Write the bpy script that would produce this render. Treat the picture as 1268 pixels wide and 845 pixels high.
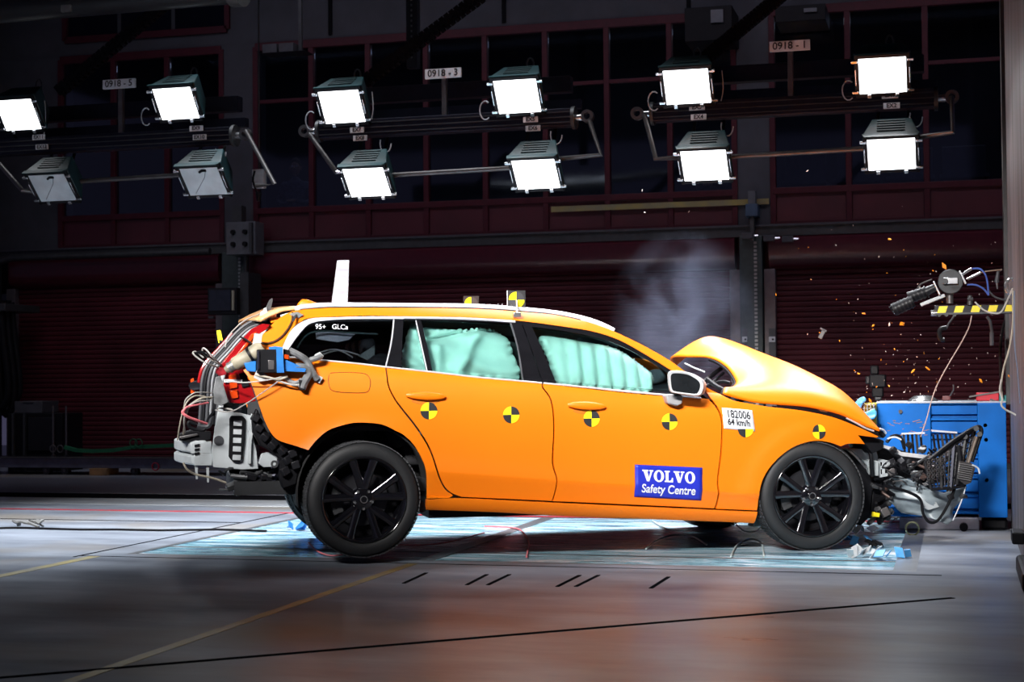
import bpy, bmesh, math, random
from mathutils import Vector, Matrix
from mathutils.geometry import tessellate_polygon
for o in list(bpy.data.objects): bpy.data.objects.remove(o)
SC = bpy.context.scene; COL = SC.collection
R = math.radians; PI = math.pi
random.seed(7)

# ---------------------------------------------------------------- camera
FPX, PW, PH = 2000.0, 1268.0, 845.0
CAMLOC = Vector((0, 0, 1.10))
_y, _p, _r = R(15.4), R(1.4), R(0.5)
_f = Vector((-math.sin(_y)*math.cos(_p), math.cos(_y)*math.cos(_p), math.sin(_p)))
_r0 = Vector((math.cos(_y), math.sin(_y), 0)); _u0 = _r0.cross(_f)
_rt = _r0*math.cos(_r) - _u0*math.sin(_r); _up = _u0*math.cos(_r) + _r0*math.sin(_r)
cam_d = bpy.data.cameras.new('camera'); cam = bpy.data.objects.new('camera', cam_d); COL.objects.link(cam)
cam.matrix_world = Matrix(((_rt.x, _up.x, -_f.x, 0), (_rt.y, _up.y, -_f.y, 0), (_rt.z, _up.z, -_f.z, CAMLOC.z), (0, 0, 0, 1)))
cam_d.sensor_width = 36; cam_d.lens = FPX*36/PW; cam_d.clip_end = 200
cam_d.dof.use_dof = True; cam_d.dof.focus_distance = 10.0; cam_d.dof.aperture_fstop = 4.5
SC.camera = cam

# ---------------------------------------------------------------- world, exposure, lights
SC.view_settings.view_transform = 'Standard'; SC.view_settings.look = 'None'
SC.view_settings.gamma = 1; SC.view_settings.use_curve_mapping = False
SC.view_settings.exposure = 0.0
w = bpy.data.worlds.new('world'); SC.world = w; w.use_nodes = True
w.node_tree.nodes['Background'].inputs[0].default_value = (0.34, 0.32, 0.60, 1)
w.node_tree.nodes['Background'].inputs[1].default_value = 0.12

def area(loc, target, sx, sy, power, color=(1, 1, 1), spread=180):
    d = bpy.data.lights.new('lamp_or_fill_light', 'AREA'); d.shape = 'RECTANGLE'; d.size = sx; d.size_y = sy
    d.energy = power; d.color = color; d.spread = R(spread)
    o = bpy.data.objects.new('lamp_or_fill_light', d); COL.objects.link(o); o.location = loc
    o.rotation_euler = (Vector(target)-Vector(loc)).to_track_quat('-Z', 'Y').to_euler()
    return o
# lamp gantries of the hall that hang on the photographer's side and above, out of frame; also two added fills
for X in (-5.6, -3.4, -1.2):
    area((X-0.6, 3.0, 4.3), (X, 10.6, 1.2), 1.8, 0.5, 48, (1, .975, .95), 29)
area((-1.8, 12.3, 5.5), (-2.0, 11.2, 0.6), 2.4, 1.2, 62, (.93, .95, 1), 62)
area((-4.2, 12.5, 5.5), (-4.2, 12.0, 0), 2.6, 1.2, 70, (.90, .94, 1), 62)
area((-7.6, 12.0, 5.4), (-7.0, 10.9, 0), 4.2, 1.6, 175, (.88, .93, 1), 60)
area((-10.5, 16.0, 4.6), (-10.2, 18.6, 0.4), 3.0, 0.5, 9, (.9, .9, 1), 90)  # added fill to lift the dark left background
area((-1.9, 11.6, 5.3), (-1.9, 11.2, 0.8), 2.8, 2.0, 52, (.96, .95, .98), 40)
area((-3.4, 16.4, 7.2), (-3.4, 20.0, 1.8), 14.0, 0.8, 62, (.85, .80, 1), 120)  # added wide fill that brightens the back wall

# ---------------------------------------------------------------- pixel -> place helpers
def ray(px, py):
    return _rt*((px-PW/2)/FPX) - _up*((py-PH/2)/FPX) + _f
def wY(px, py, Y):
    d = ray(px, py); return CAMLOC + d*(Y/d.y)
def wF(px, py, z=0.0):
    d = ray(px, py); return CAMLOC + d*((z-CAMLOC.z)/d.z)

# ---------------------------------------------------------------- materials
MATS = {}
def node_mat(name):
    m = bpy.data.materials.new(name); m.use_nodes = True; nt = m.node_tree; nt.nodes.clear()
    out = nt.nodes.new('ShaderNodeOutputMaterial'); b = nt.nodes.new('ShaderNodeBsdfPrincipled')
    nt.links.new(b.outputs[0], out.inputs[0]); return m, nt, b, out
def pm(name, col, rough=0.5, metal=0.0, var=0.12, nscale=12.0, bump=0.0, bscale=60.0, coat=0.0, crough=0.1,
       emit=None, estr=0.0, col2=None, stretch=(1, 1, 1), alpha=1.0, trans=0.0, detail=4, rvar=0.0, spec=0.5):
    if name in MATS: return MATS[name]
    m, nt, b, out = node_mat(name); N = nt.nodes; L = nt.links
    tc = N.new('ShaderNodeTexCoord'); mp = N.new('ShaderNodeMapping'); mp.inputs['Scale'].default_value = stretch
    L.new(tc.outputs['Object'], mp.inputs[0])
    nz = N.new('ShaderNodeTexNoise'); nz.inputs['Scale'].default_value = nscale; nz.inputs['Detail'].default_value = detail
    L.new(mp.outputs[0], nz.inputs['Vector'])
    cr = N.new('ShaderNodeValToRGB'); c2 = col2 or tuple(c*(1-var*2) for c in col)
    cr.color_ramp.elements[0].position = .3; cr.color_ramp.elements[1].position = .7
    cr.color_ramp.elements[0].color = (*c2, 1)
    cr.color_ramp.elements[1].color = (*[min(1, c*(1+var*.5)) for c in col], 1) if not col2 else (*col, 1)
    L.new(nz.outputs[0], cr.inputs[0]); L.new(cr.outputs[0], b.inputs['Base Color'])
    b.inputs['Roughness'].default_value = rough; b.inputs['Metallic'].default_value = metal
    b.inputs['Specular IOR Level'].default_value = spec
    b.inputs['Coat Weight'].default_value = coat; b.inputs['Coat Roughness'].default_value = crough
    if rvar:
        mr = N.new('ShaderNodeMapRange'); mr.inputs[3].default_value = max(.02, rough-rvar); mr.inputs[4].default_value = rough+rvar
        L.new(nz.outputs[0], mr.inputs[0]); L.new(mr.outputs[0], b.inputs['Roughness'])
    if bump:
        nb = N.new('ShaderNodeTexNoise'); nb.inputs['Scale'].default_value = bscale; L.new(mp.outputs[0], nb.inputs['Vector'])
        bp = N.new('ShaderNodeBump'); bp.inputs['Strength'].default_value = bump; bp.inputs['Distance'].default_value = .01
        L.new(nb.outputs[0], bp.inputs['Height']); L.new(bp.outputs[0], b.inputs['Normal'])
    if emit: b.inputs['Emission Color'].default_value = (*emit, 1); b.inputs['Emission Strength'].default_value = estr
    if alpha < 1: b.inputs['Alpha'].default_value = alpha
    if trans: b.inputs['Transmission Weight'].default_value = trans
    MATS[name] = m; return m
def pane_mat(name, tint, gloss=0.08, rough=.02, ior=1.5):
    if name in MATS: return MATS[name]
    m = bpy.data.materials.new(name); m.use_nodes = True; nt = m.node_tree; nt.nodes.clear(); N = nt.nodes; L = nt.links
    out = N.new('ShaderNodeOutputMaterial'); t = N.new('ShaderNodeBsdfTransparent'); g = N.new('ShaderNodeBsdfGlossy')
    mx = N.new('ShaderNodeMixShader'); fr = N.new('ShaderNodeFresnel'); fr.inputs[0].default_value = ior
    ad = N.new('ShaderNodeMath'); ad.operation = 'ADD'; ad.inputs[1].default_value = gloss; ad.use_clamp = True
    nz = N.new('ShaderNodeTexNoise'); nz.inputs['Scale'].default_value = 3; mr = N.new('ShaderNodeMapRange')
    mr.inputs[3].default_value = rough; mr.inputs[4].default_value = rough*2.5; L.new(nz.outputs[0], mr.inputs[0]); L.new(mr.outputs[0], g.inputs['Roughness'])
    t.inputs[0].default_value = (*tint, 1); g.inputs[0].default_value = (.9, .95, 1, 1)
    L.new(fr.outputs[0], ad.inputs[0]); L.new(ad.outputs[0], mx.inputs[0]); L.new(t.outputs[0], mx.inputs[1]); L.new(g.outputs[0], mx.inputs[2])
    L.new(mx.outputs[0], out.inputs[0]); MATS[name] = m; return m

# ---------------------------------------------------------------- objects
def tag(o, label=None, cat=None, group=None, kind=None):
    if label: o['label'] = label
    if cat: o['category'] = cat
    if group: o['group'] = group
    if kind: o['kind'] = kind
    return o
def thing(name, label, cat, loc=(0, 0, 0), rz=0.0, group=None, kind=None):
    o = bpy.data.objects.new(name, None); o.empty_display_size = .1; COL.objects.link(o)
    o.location = loc; o.rotation_euler = (0, 0, rz); o['_m'] = 1
    tag(o, label, cat, group, kind); del o['_m']
    o.matrix_world = Matrix.Translation(Vector(loc)) @ Matrix.Rotation(rz, 4, 'Z'); return o
def world_of(o):
    m = o.matrix_basis.copy()
    while o.parent: o = o.parent; m = o.matrix_basis @ m
    return m
def copy_tree(o, parent=None):
    c = o.copy(); COL.objects.link(c); c.parent = parent
    for ch in [x for x in bpy.data.objects if x.parent == o]: copy_tree(ch, c)
    return c
def rotm(rx=0, ry=0, rz=0):
    return Matrix.Rotation(rz, 3, 'Z') @ Matrix.Rotation(ry, 3, 'Y') @ Matrix.Rotation(rx, 3, 'X')

class MB:
    def __init__(s): s.v = []; s.f = []; s.M = None
    def add(s, vs, fs):
        n = len(s.v); s.v += [Vector(v) for v in vs]; s.f += [tuple(i+n for i in f) for f in fs]; return s
    def box(s, c, d, rot=None):
        c = Vector(c); h = Vector(d)/2; vs = []
        for x in (-1, 1):
            for y in (-1, 1):
                for z in (-1, 1):
                    p = Vector((x*h.x, y*h.y, z*h.z)); vs.append(c + (rot @ p if rot else p))
        return s.add(vs, [(0, 1, 3, 2), (4, 6, 7, 5), (0, 4, 5, 1), (2, 3, 7, 6), (0, 2, 6, 4), (1, 5, 7, 3)])
    def boxb(s, a, b):
        a = Vector(a); b = Vector(b); return s.box((a+b)/2, [abs(x) for x in (b-a)])
    def bar(s, a, b, w, h, upv=(0, 0, 1)):
        a = Vector(a); b = Vector(b); d = (b-a); L = d.length; d = d/L
        u = Vector(upv); sd = d.cross(u)
        if sd.length < 1e-4: sd = d.cross(Vector((0, 1, 0)))
        sd.normalize(); u = sd.cross(d)
        vs = [p + sd*(i*w/2) + u*(j*h/2) for p in (a, b) for i, j in ((-1, -1), (1, -1), (1, 1), (-1, 1))]
        return s.add(vs, [(0, 3, 2, 1), (4, 5, 6, 7), (0, 1, 5, 4), (1, 2, 6, 5), (2, 3, 7, 6), (3, 0, 4, 7)])
    def cyl(s, a, b, r0, r1=None, n=16, cap=True):
        r1 = r0 if r1 is None else r1; a = Vector(a); b = Vector(b); d = (b-a).normalized()
        t = Vector((0, 0, 1)) if abs(d.z) < .9 else Vector((1, 0, 0)); x = d.cross(t).normalized(); y = d.cross(x)
        vs = []
        for p, r in ((a, r0), (b, r1)):
            for i in range(n): vs.append(p + (x*math.cos(2*PI*i/n) + y*math.sin(2*PI*i/n))*r)
        fs = [(i, (i+1) % n, n+(i+1) % n, n+i) for i in range(n)]
        if cap: fs += [tuple(range(n-1, -1, -1)), tuple(range(n, 2*n))]
        return s.add(vs, fs)
    def tube(s, pts, r, n=8, closed=False, sub=0):
        P = [Vector(p) for p in pts]
        if sub: P = crom(P, sub, closed)
        m = len(P); vs = []; prev = None
        for i, p in enumerate(P):
            if closed: d = P[(i+1) % m] - P[i-1]
            else: d = P[min(i+1, m-1)] - P[max(i-1, 0)]
            if d.length < 1e-9: d = Vector((0, 0, 1))
            d.normalize()
            x = (prev - d*prev.dot(d)) if prev else d.cross(Vector((0, 0, 1)) if abs(d.z) < .9 else Vector((1, 0, 0)))
            if x.length < 1e-6: x = d.cross(Vector((0, 1, 0)))
            x.normalize(); prev = x; y = d.cross(x)
            rr = r[i*len(r)//m] if isinstance(r, (list, tuple)) else r
            for k in range(n): vs.append(p + (x*math.cos(2*PI*k/n) + y*math.sin(2*PI*k/n))*rr)
        fs = []
        for i in range(m if closed else m-1):
            j = (i+1) % m
            for k in range(n): fs.append((i*n+k, i*n+(k+1) % n, j*n+(k+1) % n, j*n+k))
        if not closed: fs += [tuple(range(n-1, -1, -1)), tuple(range((m-1)*n, m*n))]
        return s.add(vs, fs)
    def lathe(s, prof, c, axis='Y', n=48, closed=False):   # prof: (radius, along axis)
        c = Vector(c); vs = []
        for r, h in prof:
            for i in range(n):
                a = 2*PI*i/n
                if axis == 'Y': p = Vector((r*math.cos(a), h, r*math.sin(a)))
                elif axis == 'Z': p = Vector((r*math.cos(a), r*math.sin(a), h))
                else: p = Vector((h, r*math.cos(a), r*math.sin(a)))
                vs.append(c+p)
        m = len(prof); fs = []
        for j in range(m if closed else m-1):
            for i in range(n): fs.append((j*n+i, j*n+(i+1) % n, ((j+1) % m)*n+(i+1) % n, ((j+1) % m)*n+i))
        return s.add(vs, fs)
    def prism(s, poly, ex):                                # poly: 3D points, ex: extrusion vector
        P = [Vector(p) for p in poly]; e = Vector(ex); n = len(P)
        tr = tessellate_polygon([P])
        vs = P + [p+e for p in P]
        fs = [tuple(t) for t in tr] + [tuple(i+n for i in reversed(t)) for t in tr]
        fs += [(i, (i+1) % n, n+(i+1) % n, n+i) for i in range(n)]
        return s.add(vs, fs)
    def grid(s, fn, nu, nv):
        vs = [fn(i/nu, j/nv) for j in range(nv+1) for i in range(nu+1)]
        return s.add(vs, [(j*(nu+1)+i, j*(nu+1)+i+1, (j+1)*(nu+1)+i+1, (j+1)*(nu+1)+i) for j in range(nv) for i in range(nu)])
    def build(s, name, mat, parent=None, local=True, bevel=0.0, smooth=40, fix=True, label=None, cat=None, group=None, kind=None, solid=0.0):
        me = bpy.data.meshes.new(name); V = s.v
        if not local and parent is not None:
            inv = world_of(parent).inverted(); V = [inv @ v for v in V]
        me.from_pydata([tuple(v) for v in V], [], s.f)
        if fix:
            bm = bmesh.new(); bm.from_mesh(me); bmesh.ops.recalc_face_normals(bm, faces=bm.faces); bm.to_mesh(me); bm.free()
        if smooth:
            for p in me.polygons: p.use_smooth = True
            me.set_sharp_from_angle(angle=R(smooth))
        me.materials.append(mat); o = bpy.data.objects.new(name, me); COL.objects.link(o); o.parent = parent
        if bevel:
            b = o.modifiers.new('bevel', 'BEVEL'); b.width = bevel; b.segments = 2; b.limit_method = 'ANGLE'; b.angle_limit = R(40)
        if solid:
            b = o.modifiers.new('solid', 'SOLIDIFY'); b.thickness = solid; b.offset = 0
        tag(o, label, cat, group, kind); return o

def crom(P, k=4, closed=False):
    n = len(P); out = []
    for i in range(n if closed else n-1):
        if closed: a, b, c, d = P[i-1], P[i], P[(i+1) % n], P[(i+2) % n]
        else: a, b, c, d = P[max(i-1, 0)], P[i], P[i+1], P[min(i+2, n-1)]
        for j in range(k):
            t = j/k; out.append(0.5*((2*b)+(c-a)*t+(2*a-5*b+4*c-d)*t*t+(3*b-a-3*c+d)*t*t*t))
    if not closed: out.append(P[-1])
    return out
def curve2(pts, k=4):
    """closed outline; 3-tuples are corners, 2-tuples lie on smooth runs"""
    n = len(pts); out = []
    cor = [len(p) > 2 for p in pts]; P = [Vector((p[0], p[1])) for p in pts]
    for i in range(n):
        j = (i+1) % n
        a = P[i-1] if not cor[i] else P[i]; d = P[(i+2) % n] if not cor[j] else P[j]; b, c = P[i], P[j]
        kk = 1 if (cor[i] and cor[j]) else k
        for q in range(kk):
            t = q/kk; out.append(0.5*((2*b)+(c-a)*t+(2*a-5*b+4*c-d)*t*t+(3*b-a-3*c+d)*t*t*t))
    return out
def text_mesh(txt, size, name, mat, parent, M, align='CENTER', ext=.0006, sx=1.0, bold=0.0, **kw):
    c = bpy.data.curves.new('t', 'FONT'); c.body = txt; c.size = size; c.align_x = align; c.align_y = 'CENTER'; c.extrude = ext
    c.offset = bold
    t = bpy.data.objects.new('t', c); COL.objects.link(t); bpy.context.view_layer.update()
    me = bpy.data.meshes.new_from_object(t.evaluated_get(bpy.context.evaluated_depsgraph_get()))
    bpy.data.objects.remove(t)
    me.transform(M @ Matrix.Diagonal((sx, 1, 1, 1))); me.materials.clear(); me.materials.append(mat); me.name = name
    o = bpy.data.objects.new(name, me); COL.objects.link(o); o.parent = parent; tag(o, **kw); return o
# a plate facing -Y (towards the photographer): text x -> +X, y -> +Z
def faceM(loc, rz=0.0, tilt=0.0):
    return Matrix.Translation(Vector(loc)) @ Matrix.Rotation(rz, 4, 'Z') @ Matrix.Rotation(PI/2+tilt, 4, 'X')
# ================================================================ THE HALL
def floor_mat():
    m, nt, b, out = node_mat('painted_concrete_floor'); N = nt.nodes; L = nt.links
    tc = N.new('ShaderNodeTexCoord'); mp = N.new('ShaderNodeMapping'); mp.inputs['Scale'].default_value = (.5, 1.6, 1)
    L.new(tc.outputs['Object'], mp.inputs[0])
    n1 = N.new('ShaderNodeTexNoise'); n1.inputs['Scale'].default_value = 1.6; n1.inputs['Detail'].default_value = 8; n1.inputs['Roughness'].default_value = .62
    n2 = N.new('ShaderNodeTexNoise'); n2.inputs['Scale'].default_value = .55; n2.inputs['Detail'].default_value = 5
    L.new(mp.outputs[0], n1.inputs[0]); L.new(tc.outputs['Object'], n2.inputs[0])
    c1 = N.new('ShaderNodeValToRGB'); e = c1.color_ramp.elements
    e[0].position = .32; e[0].color = (.12, .135, .165, 1); e[1].position = .66; e[1].color = (.28, .31, .36, 1)
    c2 = N.new('ShaderNodeValToRGB'); e = c2.color_ramp.elements
    e[0].position = .52; e[0].color = (0, 0, 0, 1); e[1].position = .70; e[1].color = (1, 1, 1, 1)
    mx = N.new('ShaderNodeMix'); mx.data_type = 'RGBA'; mx.inputs[7].default_value = (.21, .175, .13, 1)
    L.new(n1.outputs[0], c1.inputs[0]); L.new(n2.outputs[0], c2.inputs[0]); L.new(c2.outputs[0], mx.inputs[0]); L.new(c1.outputs[0], mx.inputs[6])
    L.new(mx.outputs[2], b.inputs['Base Color'])
    mr = N.new('ShaderNodeMapRange'); mr.inputs[3].default_value = .22; mr.inputs[4].default_value = .40; b.inputs['Specular IOR Level'].default_value = .035
    L.new(n1.outputs[0], mr.inputs[0]); L.new(mr.outputs[0], b.inputs['Roughness'])
    bp = N.new('ShaderNodeBump'); bp.inputs['Strength'].default_value = .10; bp.inputs['Distance'].default_value = .02
    L.new(n1.outputs[0], bp.inputs['Height']); L.new(bp.outputs[0], b.inputs['Normal'])
    return m
M_floor = floor_mat()
M_maroon = pm('maroon_paint', (.075, .008, .017), .5, var=.15, nscale=2)
M_maroon_frame = pm('maroon_frame', (.062, .006, .014), .55, spec=.3)
M_shut = pm('maroon_shutter', (.085, .010, .018), .6, var=.2, nscale=1.5, spec=.25)
M_plaster = pm('grey_plaster', (.060, .062, .075), .8, var=.12, nscale=3, bump=.1)
M_plaster_d = pm('dark_plaster', (.022, .023, .033), .8, var=.15, nscale=2)
M_steel_d = pm('dark_steel_beam', (.06, .062, .066), .5, metal=.4)
M_corr = pm('grey_corrugated', (.075, .075, .085), .5, metal=.3)
M_black = pm('black_plastic', (.007, .007, .009), .5, spec=.15)
M_blacks = pm('black_satin', (.013, .013, .016), .4, spec=.25)
M_ylw = pm('yellow_line', (.34, .27, .07), .5, col2=(.20, .19, .13), nscale=5)

# floor with the pit opening left free
PX0, PX1, PY0, PY1 = -5.20, -0.24, 9.42, 13.05
fl = MB()
for (x0, x1, y0, y1) in ((-20, 8, 1, PY0), (-20, 8, PY1, 26), (-20, PX0, PY0, PY1), (PX1, 8, PY0, PY1), (-20, 8, -6, 1)):
    fl.boxb((x0, y0, -.12), (x1, y1, 0))
floor = fl.build('floor', M_floor, kind='structure', smooth=0)
def strip(name, x0, x1, y0, y1, mat, h=.002, z=0.0):
    return MB().boxb((x0, y0, z-.0), (x1, y1, z+h)).build(name, mat, floor, smooth=0)
M_white_l = pm('white_floor_band', (.62, .66, .70), .18, var=.1, nscale=3)
M_red_l = pm('red_floor_line', (.55, .03, .05), .4)
M_dark_l = pm('dark_joint', (.010, .010, .012), .8, spec=.0)
M_grey_l = pm('grey_floor_band', (.17, .17, .20), .3, var=.1)
strip('floor_band', -20, 1, 13.25, 13.95, M_white_l, .003)
strip('rail_groove', -20, 1, 13.98, 14.55, M_dark_l, .0025)
strip('floor_band', -20, 1, 14.6, 16.9, M_grey_l, .003)
strip('floor_line', -20, -.4, 12.60, 12.68, M_red_l, .003)
strip('floor_line', -3.21, -3.15, 3.0, 9.25, M_ylw)
strip('floor_line', -5.36, -5.28, 3.0, 9.25, M_ylw)
strip('floor_joint', -11, -5.45, 11.68, 11.72, M_dark_l)
strip('floor_joint', -5.45, -5.43, 9.2, 13, M_dark_l)
strip('floor_joint', -5.45, -.1, 9.26, 9.275, M_dark_l)
a = wF(-60, 845); b_ = wF(1180, 741)
MB().bar((a.x, a.y, .001), (b_.x, b_.y, .001), .035, .003).build('floor_joint', M_dark_l, floor, smooth=0)
for (x0, y0, x1, y1) in ((578, 725, 603, 712), (604, 725, 631, 712), (690, 727, 718, 713), (713, 727, 741, 713), (806, 729, 828, 715), (500, 723, 528, 710)):
    p, q = wF(x0, y0), wF(x1, y1); MB().bar((p.x, p.y, .0015), (q.x, q.y, .0015), .022, .003).build('floor_slot', M_dark_l, floor, smooth=0)

# glazed inspection pit, flush with the floor
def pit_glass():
    m, nt, b, out = node_mat('pit_glass_scratch_glints'); N = nt.nodes; L = nt.links
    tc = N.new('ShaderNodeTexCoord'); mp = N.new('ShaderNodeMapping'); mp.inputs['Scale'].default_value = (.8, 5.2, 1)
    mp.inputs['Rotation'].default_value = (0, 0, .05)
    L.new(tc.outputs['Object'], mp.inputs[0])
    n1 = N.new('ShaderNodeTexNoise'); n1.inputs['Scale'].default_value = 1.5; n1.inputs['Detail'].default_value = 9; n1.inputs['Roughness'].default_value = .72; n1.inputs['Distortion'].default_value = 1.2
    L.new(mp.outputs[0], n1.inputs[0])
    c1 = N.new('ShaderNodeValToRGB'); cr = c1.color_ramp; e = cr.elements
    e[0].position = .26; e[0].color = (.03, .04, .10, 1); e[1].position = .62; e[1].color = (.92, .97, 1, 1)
    k = e.new(.40); k.color = (.11, .20, .30, 1); k = e.new(.48); k.color = (.24, .50, .58, 1); k = e.new(.55); k.color = (.52, .68, .82, 1)  # bluish-white lamp reflections painted into the colour along with the scratch streaks
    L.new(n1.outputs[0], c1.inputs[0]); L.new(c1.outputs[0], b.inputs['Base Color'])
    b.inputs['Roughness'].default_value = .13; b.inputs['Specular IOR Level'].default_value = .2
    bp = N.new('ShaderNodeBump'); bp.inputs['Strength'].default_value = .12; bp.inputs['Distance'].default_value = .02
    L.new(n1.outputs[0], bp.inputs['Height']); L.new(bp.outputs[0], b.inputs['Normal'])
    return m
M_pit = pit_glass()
M_pframe = pm('pit_frame_steel', (.20, .21, .23), .3, metal=.5)
pit = thing('inspection_pit', 'flush glass inspection pit cover under the orange car', 'floor glass', ((PX0+PX1)/2, (PY0+PY1)/2, -.12))
def pbx(name, x0, x1, y0, y1, z0, z1, mat, **k):
    return MB().boxb((x0, y0, z0), (x1, y1, z1)).build(name, mat, pit, local=False, smooth=0, **k)
pbx('pit_floor', PX0, PX1, PY0, PY1, -.12, -.08, M_black)
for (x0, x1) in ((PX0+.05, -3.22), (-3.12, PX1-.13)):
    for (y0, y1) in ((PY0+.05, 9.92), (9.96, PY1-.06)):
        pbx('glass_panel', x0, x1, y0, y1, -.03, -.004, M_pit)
for a_ in ((PX0, PX1, PY0, PY0+.05), (PX0, PX1, PY1-.06, PY1), (PX0, PX0+.05, PY0+.05, PY1-.06), (PX1-.13, PX1, PY0+.05, PY1-.06), (-3.22, -3.12, PY0+.05, PY1-.06)):
    pbx('frame_bar', *a_, -.08, 0.0, M_pframe)
pbx('frame_bar', PX0+.05, -3.22, 9.92, 9.96, -.08, -.002, M_steel_d)
pbx('frame_bar', -3.12, PX1-.13, 9.92, 9.96, -.08, -.002, M_steel_d)

# ---- back wall at Y = 20
YW = 20.0
wb = MB()
cols = [(-20, -12.0), (-9.55, -9.05), (-2.62, -2.15), (.6, 6)]
SILL0, SILL1, WT = 2.98, 3.50, 5.62          # beam top, sill, window head
wb.boxb((-20, YW, WT+.05), (6, YW+.3, 9))
for a_, c_ in cols: wb.boxb((a_, YW-.03, 2.98), (c_, YW+.3, WT+.05))
wb.boxb((-20, YW, 0), (-13.15, YW+.3, 2.98)); wb.boxb((.6, YW, 0), (6, YW+.3, 2.98))
wall_back = wb.build('wall_back', M_plaster, kind='structure', smooth=0)
MB().boxb((-20, YW-.035, WT+1.2), (6, YW, WT+1.23)).build('seam', M_dark_l, wall_back, smooth=0)
for x in (-8, -5.6, -3.2, -.9): MB().boxb((x, YW-.03, WT+.1), (x+.05, YW, 8)).build('seam', M_dark_l, wall_back, smooth=0)
MB().boxb((-14.0, YW-.14, 2.84), (6, YW+.3, 2.98)).build('trim_1', M_steel_d, kind='structure', smooth=0)
MB().boxb((-14.0, YW-.17, 2.96), (6, YW-.02, 2.985)).build('ledge', M_corr, bpy.data.objects['trim_1'], smooth=0)
p0, p1 = wY(682, 274, YW-.1), wY(940, 266, YW-.1)
MB().boxb((p0.x, YW-.075, 3.24), (-2.2, YW-.068, 3.31)).build('stripe', M_ylw, wall_back, smooth=0)

M_wpane = pane_mat('dim_window_glass', (.55, .6, .7), .03, .03)
def win_mb(): return MB()
win_n = 0
for (x0, x1, n) in ((-12.0, -9.55, 3), (-9.05, -2.62, 8), (-2.15, .6, 3)):
    win_n += 1; wd = (x1-x0)/n
    z0 = SILL1-.10 if win_n != 2 else SILL1-.10
    f = MB(); f.boxb((x0, YW-.06, WT-.06), (x1, YW+.06, WT+.05)); f.boxb((x0, YW-.06, z0-.04), (x1, YW+.06, z0+.04)); f.boxb((x0, YW-.05, 2.98), (x1, YW+.06, 3.03))
    f.boxb((x0, YW-.04, 4.85), (x1, YW+.04, 4.90))
    for i in range(n+1):
        X = x0+wd*i; f.boxb((X-.035, YW-.055, 2.98), (X+.035, YW+.06, WT))
    win = f.build('window_%d' % win_n, M_maroon_frame, kind='structure', smooth=0, bevel=.006)
    for i in range(n):
        xa, xb = x0+wd*i+.04, x0+wd*(i+1)-.04
        MB().boxb((xa, YW, z0+.04), (xb, YW+.008, 4.85)).build('pane', M_wpane, win, smooth=0)
        MB().boxb((xa, YW, 4.9), (xb, YW+.008, WT-.06)).build('pane', M_wpane, win, smooth=0)
        MB().boxb((xa, YW-.02, 3.03), (xb, YW+.02, z0-.04)).build('panel', M_maroon, win, smooth=0)
# upper-left window strip above
f = MB(); x0, x1 = wY(82, 40, YW).x, wY(282, 30, YW).x
zz0, zz1 = 5.9, 7.3
f.boxb((x0, YW-.05, zz0-.05), (x1, YW+.02, zz0+.04)); f.boxb((x0-.04, YW-.05, zz0), (x0+.03, YW+.02, zz1)); f.boxb((x1-.03, YW-.05, zz0), (x1+.04, YW+.02, zz1))
f.boxb((x0, YW-.05, zz1), (x1, YW+.02, zz1+.06))
win = f.build('window_4', M_maroon_frame, kind='structure', smooth=0)
M_dpane = pm('dark_glass', (.006, .007, .014), .08)
for i in range(3):
    a_ = x0+(x1-x0)/3*i; MB().boxb((a_+.04, YW-.015, zz0+.04), (a_+(x1-x0)/3-.02, YW-.005, zz1)).build('pane', M_dpane, win, smooth=0)
# dim observation room behind the windows
MB().boxb((-20, YW+3.0, 2.4), (6, YW+3.1, 6.5)).build('wall_gallery', M_plaster_d, kind='structure', smooth=0)
MB().boxb((-20, YW+.3, 2.4), (6, YW+3.0, 2.45)).build('floor_gallery', M_plaster_d, kind='structure', smooth=0)
MB().boxb((-20, YW+.3, 6.0), (6, YW+3.0, 6.1)).build('ceiling_gallery', M_plaster_d, kind='structure', smooth=0)

# ---- roller shutters
def shutter(n, x0, x1):
    s = MB().boxb((x0-.1, YW+.1, 0), (x1+.1, YW+.14, 2.84)).build('door_%d' % n, M_shut, kind='structure', smooth=0)
    def fn(u, v):
        X = x0+(x1-x0)*u; a = v*PI*.5; return Vector((X, YW-.08 - .10*math.sin(a)*0 + .12*(1-math.cos(a)) - .12, 2.84-.42*v))
    c = MB(); pr = [(YW+.05, 2.84), (YW-.12, 2.84), (YW-.16, 2.80), (YW-.17, 2.62), (YW-.15, 2.52), (YW-.08, 2.46), (YW+.05, 2.44)]
    vs = [Vector((X, y, z)) for X in (x0, x1) for y, z in pr]; k = len(pr)
    c.add(vs, [(i, (i+1) % k, k+(i+1) % k, k+i) for i in range(k)] + [tuple(range(k)), tuple(range(2*k-1, k-1, -1))])
    c.build('shutter_hood', pm('maroon_hood', (.07, .009, .018), .28, var=.1), s)
    m = MB(); P = .066; z = .06
    pr = []
    while z < 2.46:
        pr += [(.018, z), (0, z+.006), (-.006, z+.02), (-.006, z+P-.02), (0, z+P-.008), (.018, z+P-.002)]; z += P
    vs = [Vector((X, YW-.0+y, zz)) for X in (x0+.02, x1-.02) for y, zz in pr]; k = len(pr)
    m.add(vs, [(i, i+1, k+i+1, k+i) for i in range(k-1)])
    m.build('slat', M_shut, s, smooth=25, kind='stuff')
    MB().boxb((x0, YW-.03, 0), (x1, YW+.05, .07)).build('bottom_rail', M_blacks, s, smooth=0)
    for xx in (x0, x1):
        MB().boxb((xx-.07, YW-.10, 0), (xx+.07, YW+.06, 2.44)).build('guide_rail', pm('shutter_guide', (.15, .13, .14), .4, metal=.4), s, smooth=0, bevel=.005)
    return s
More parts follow.
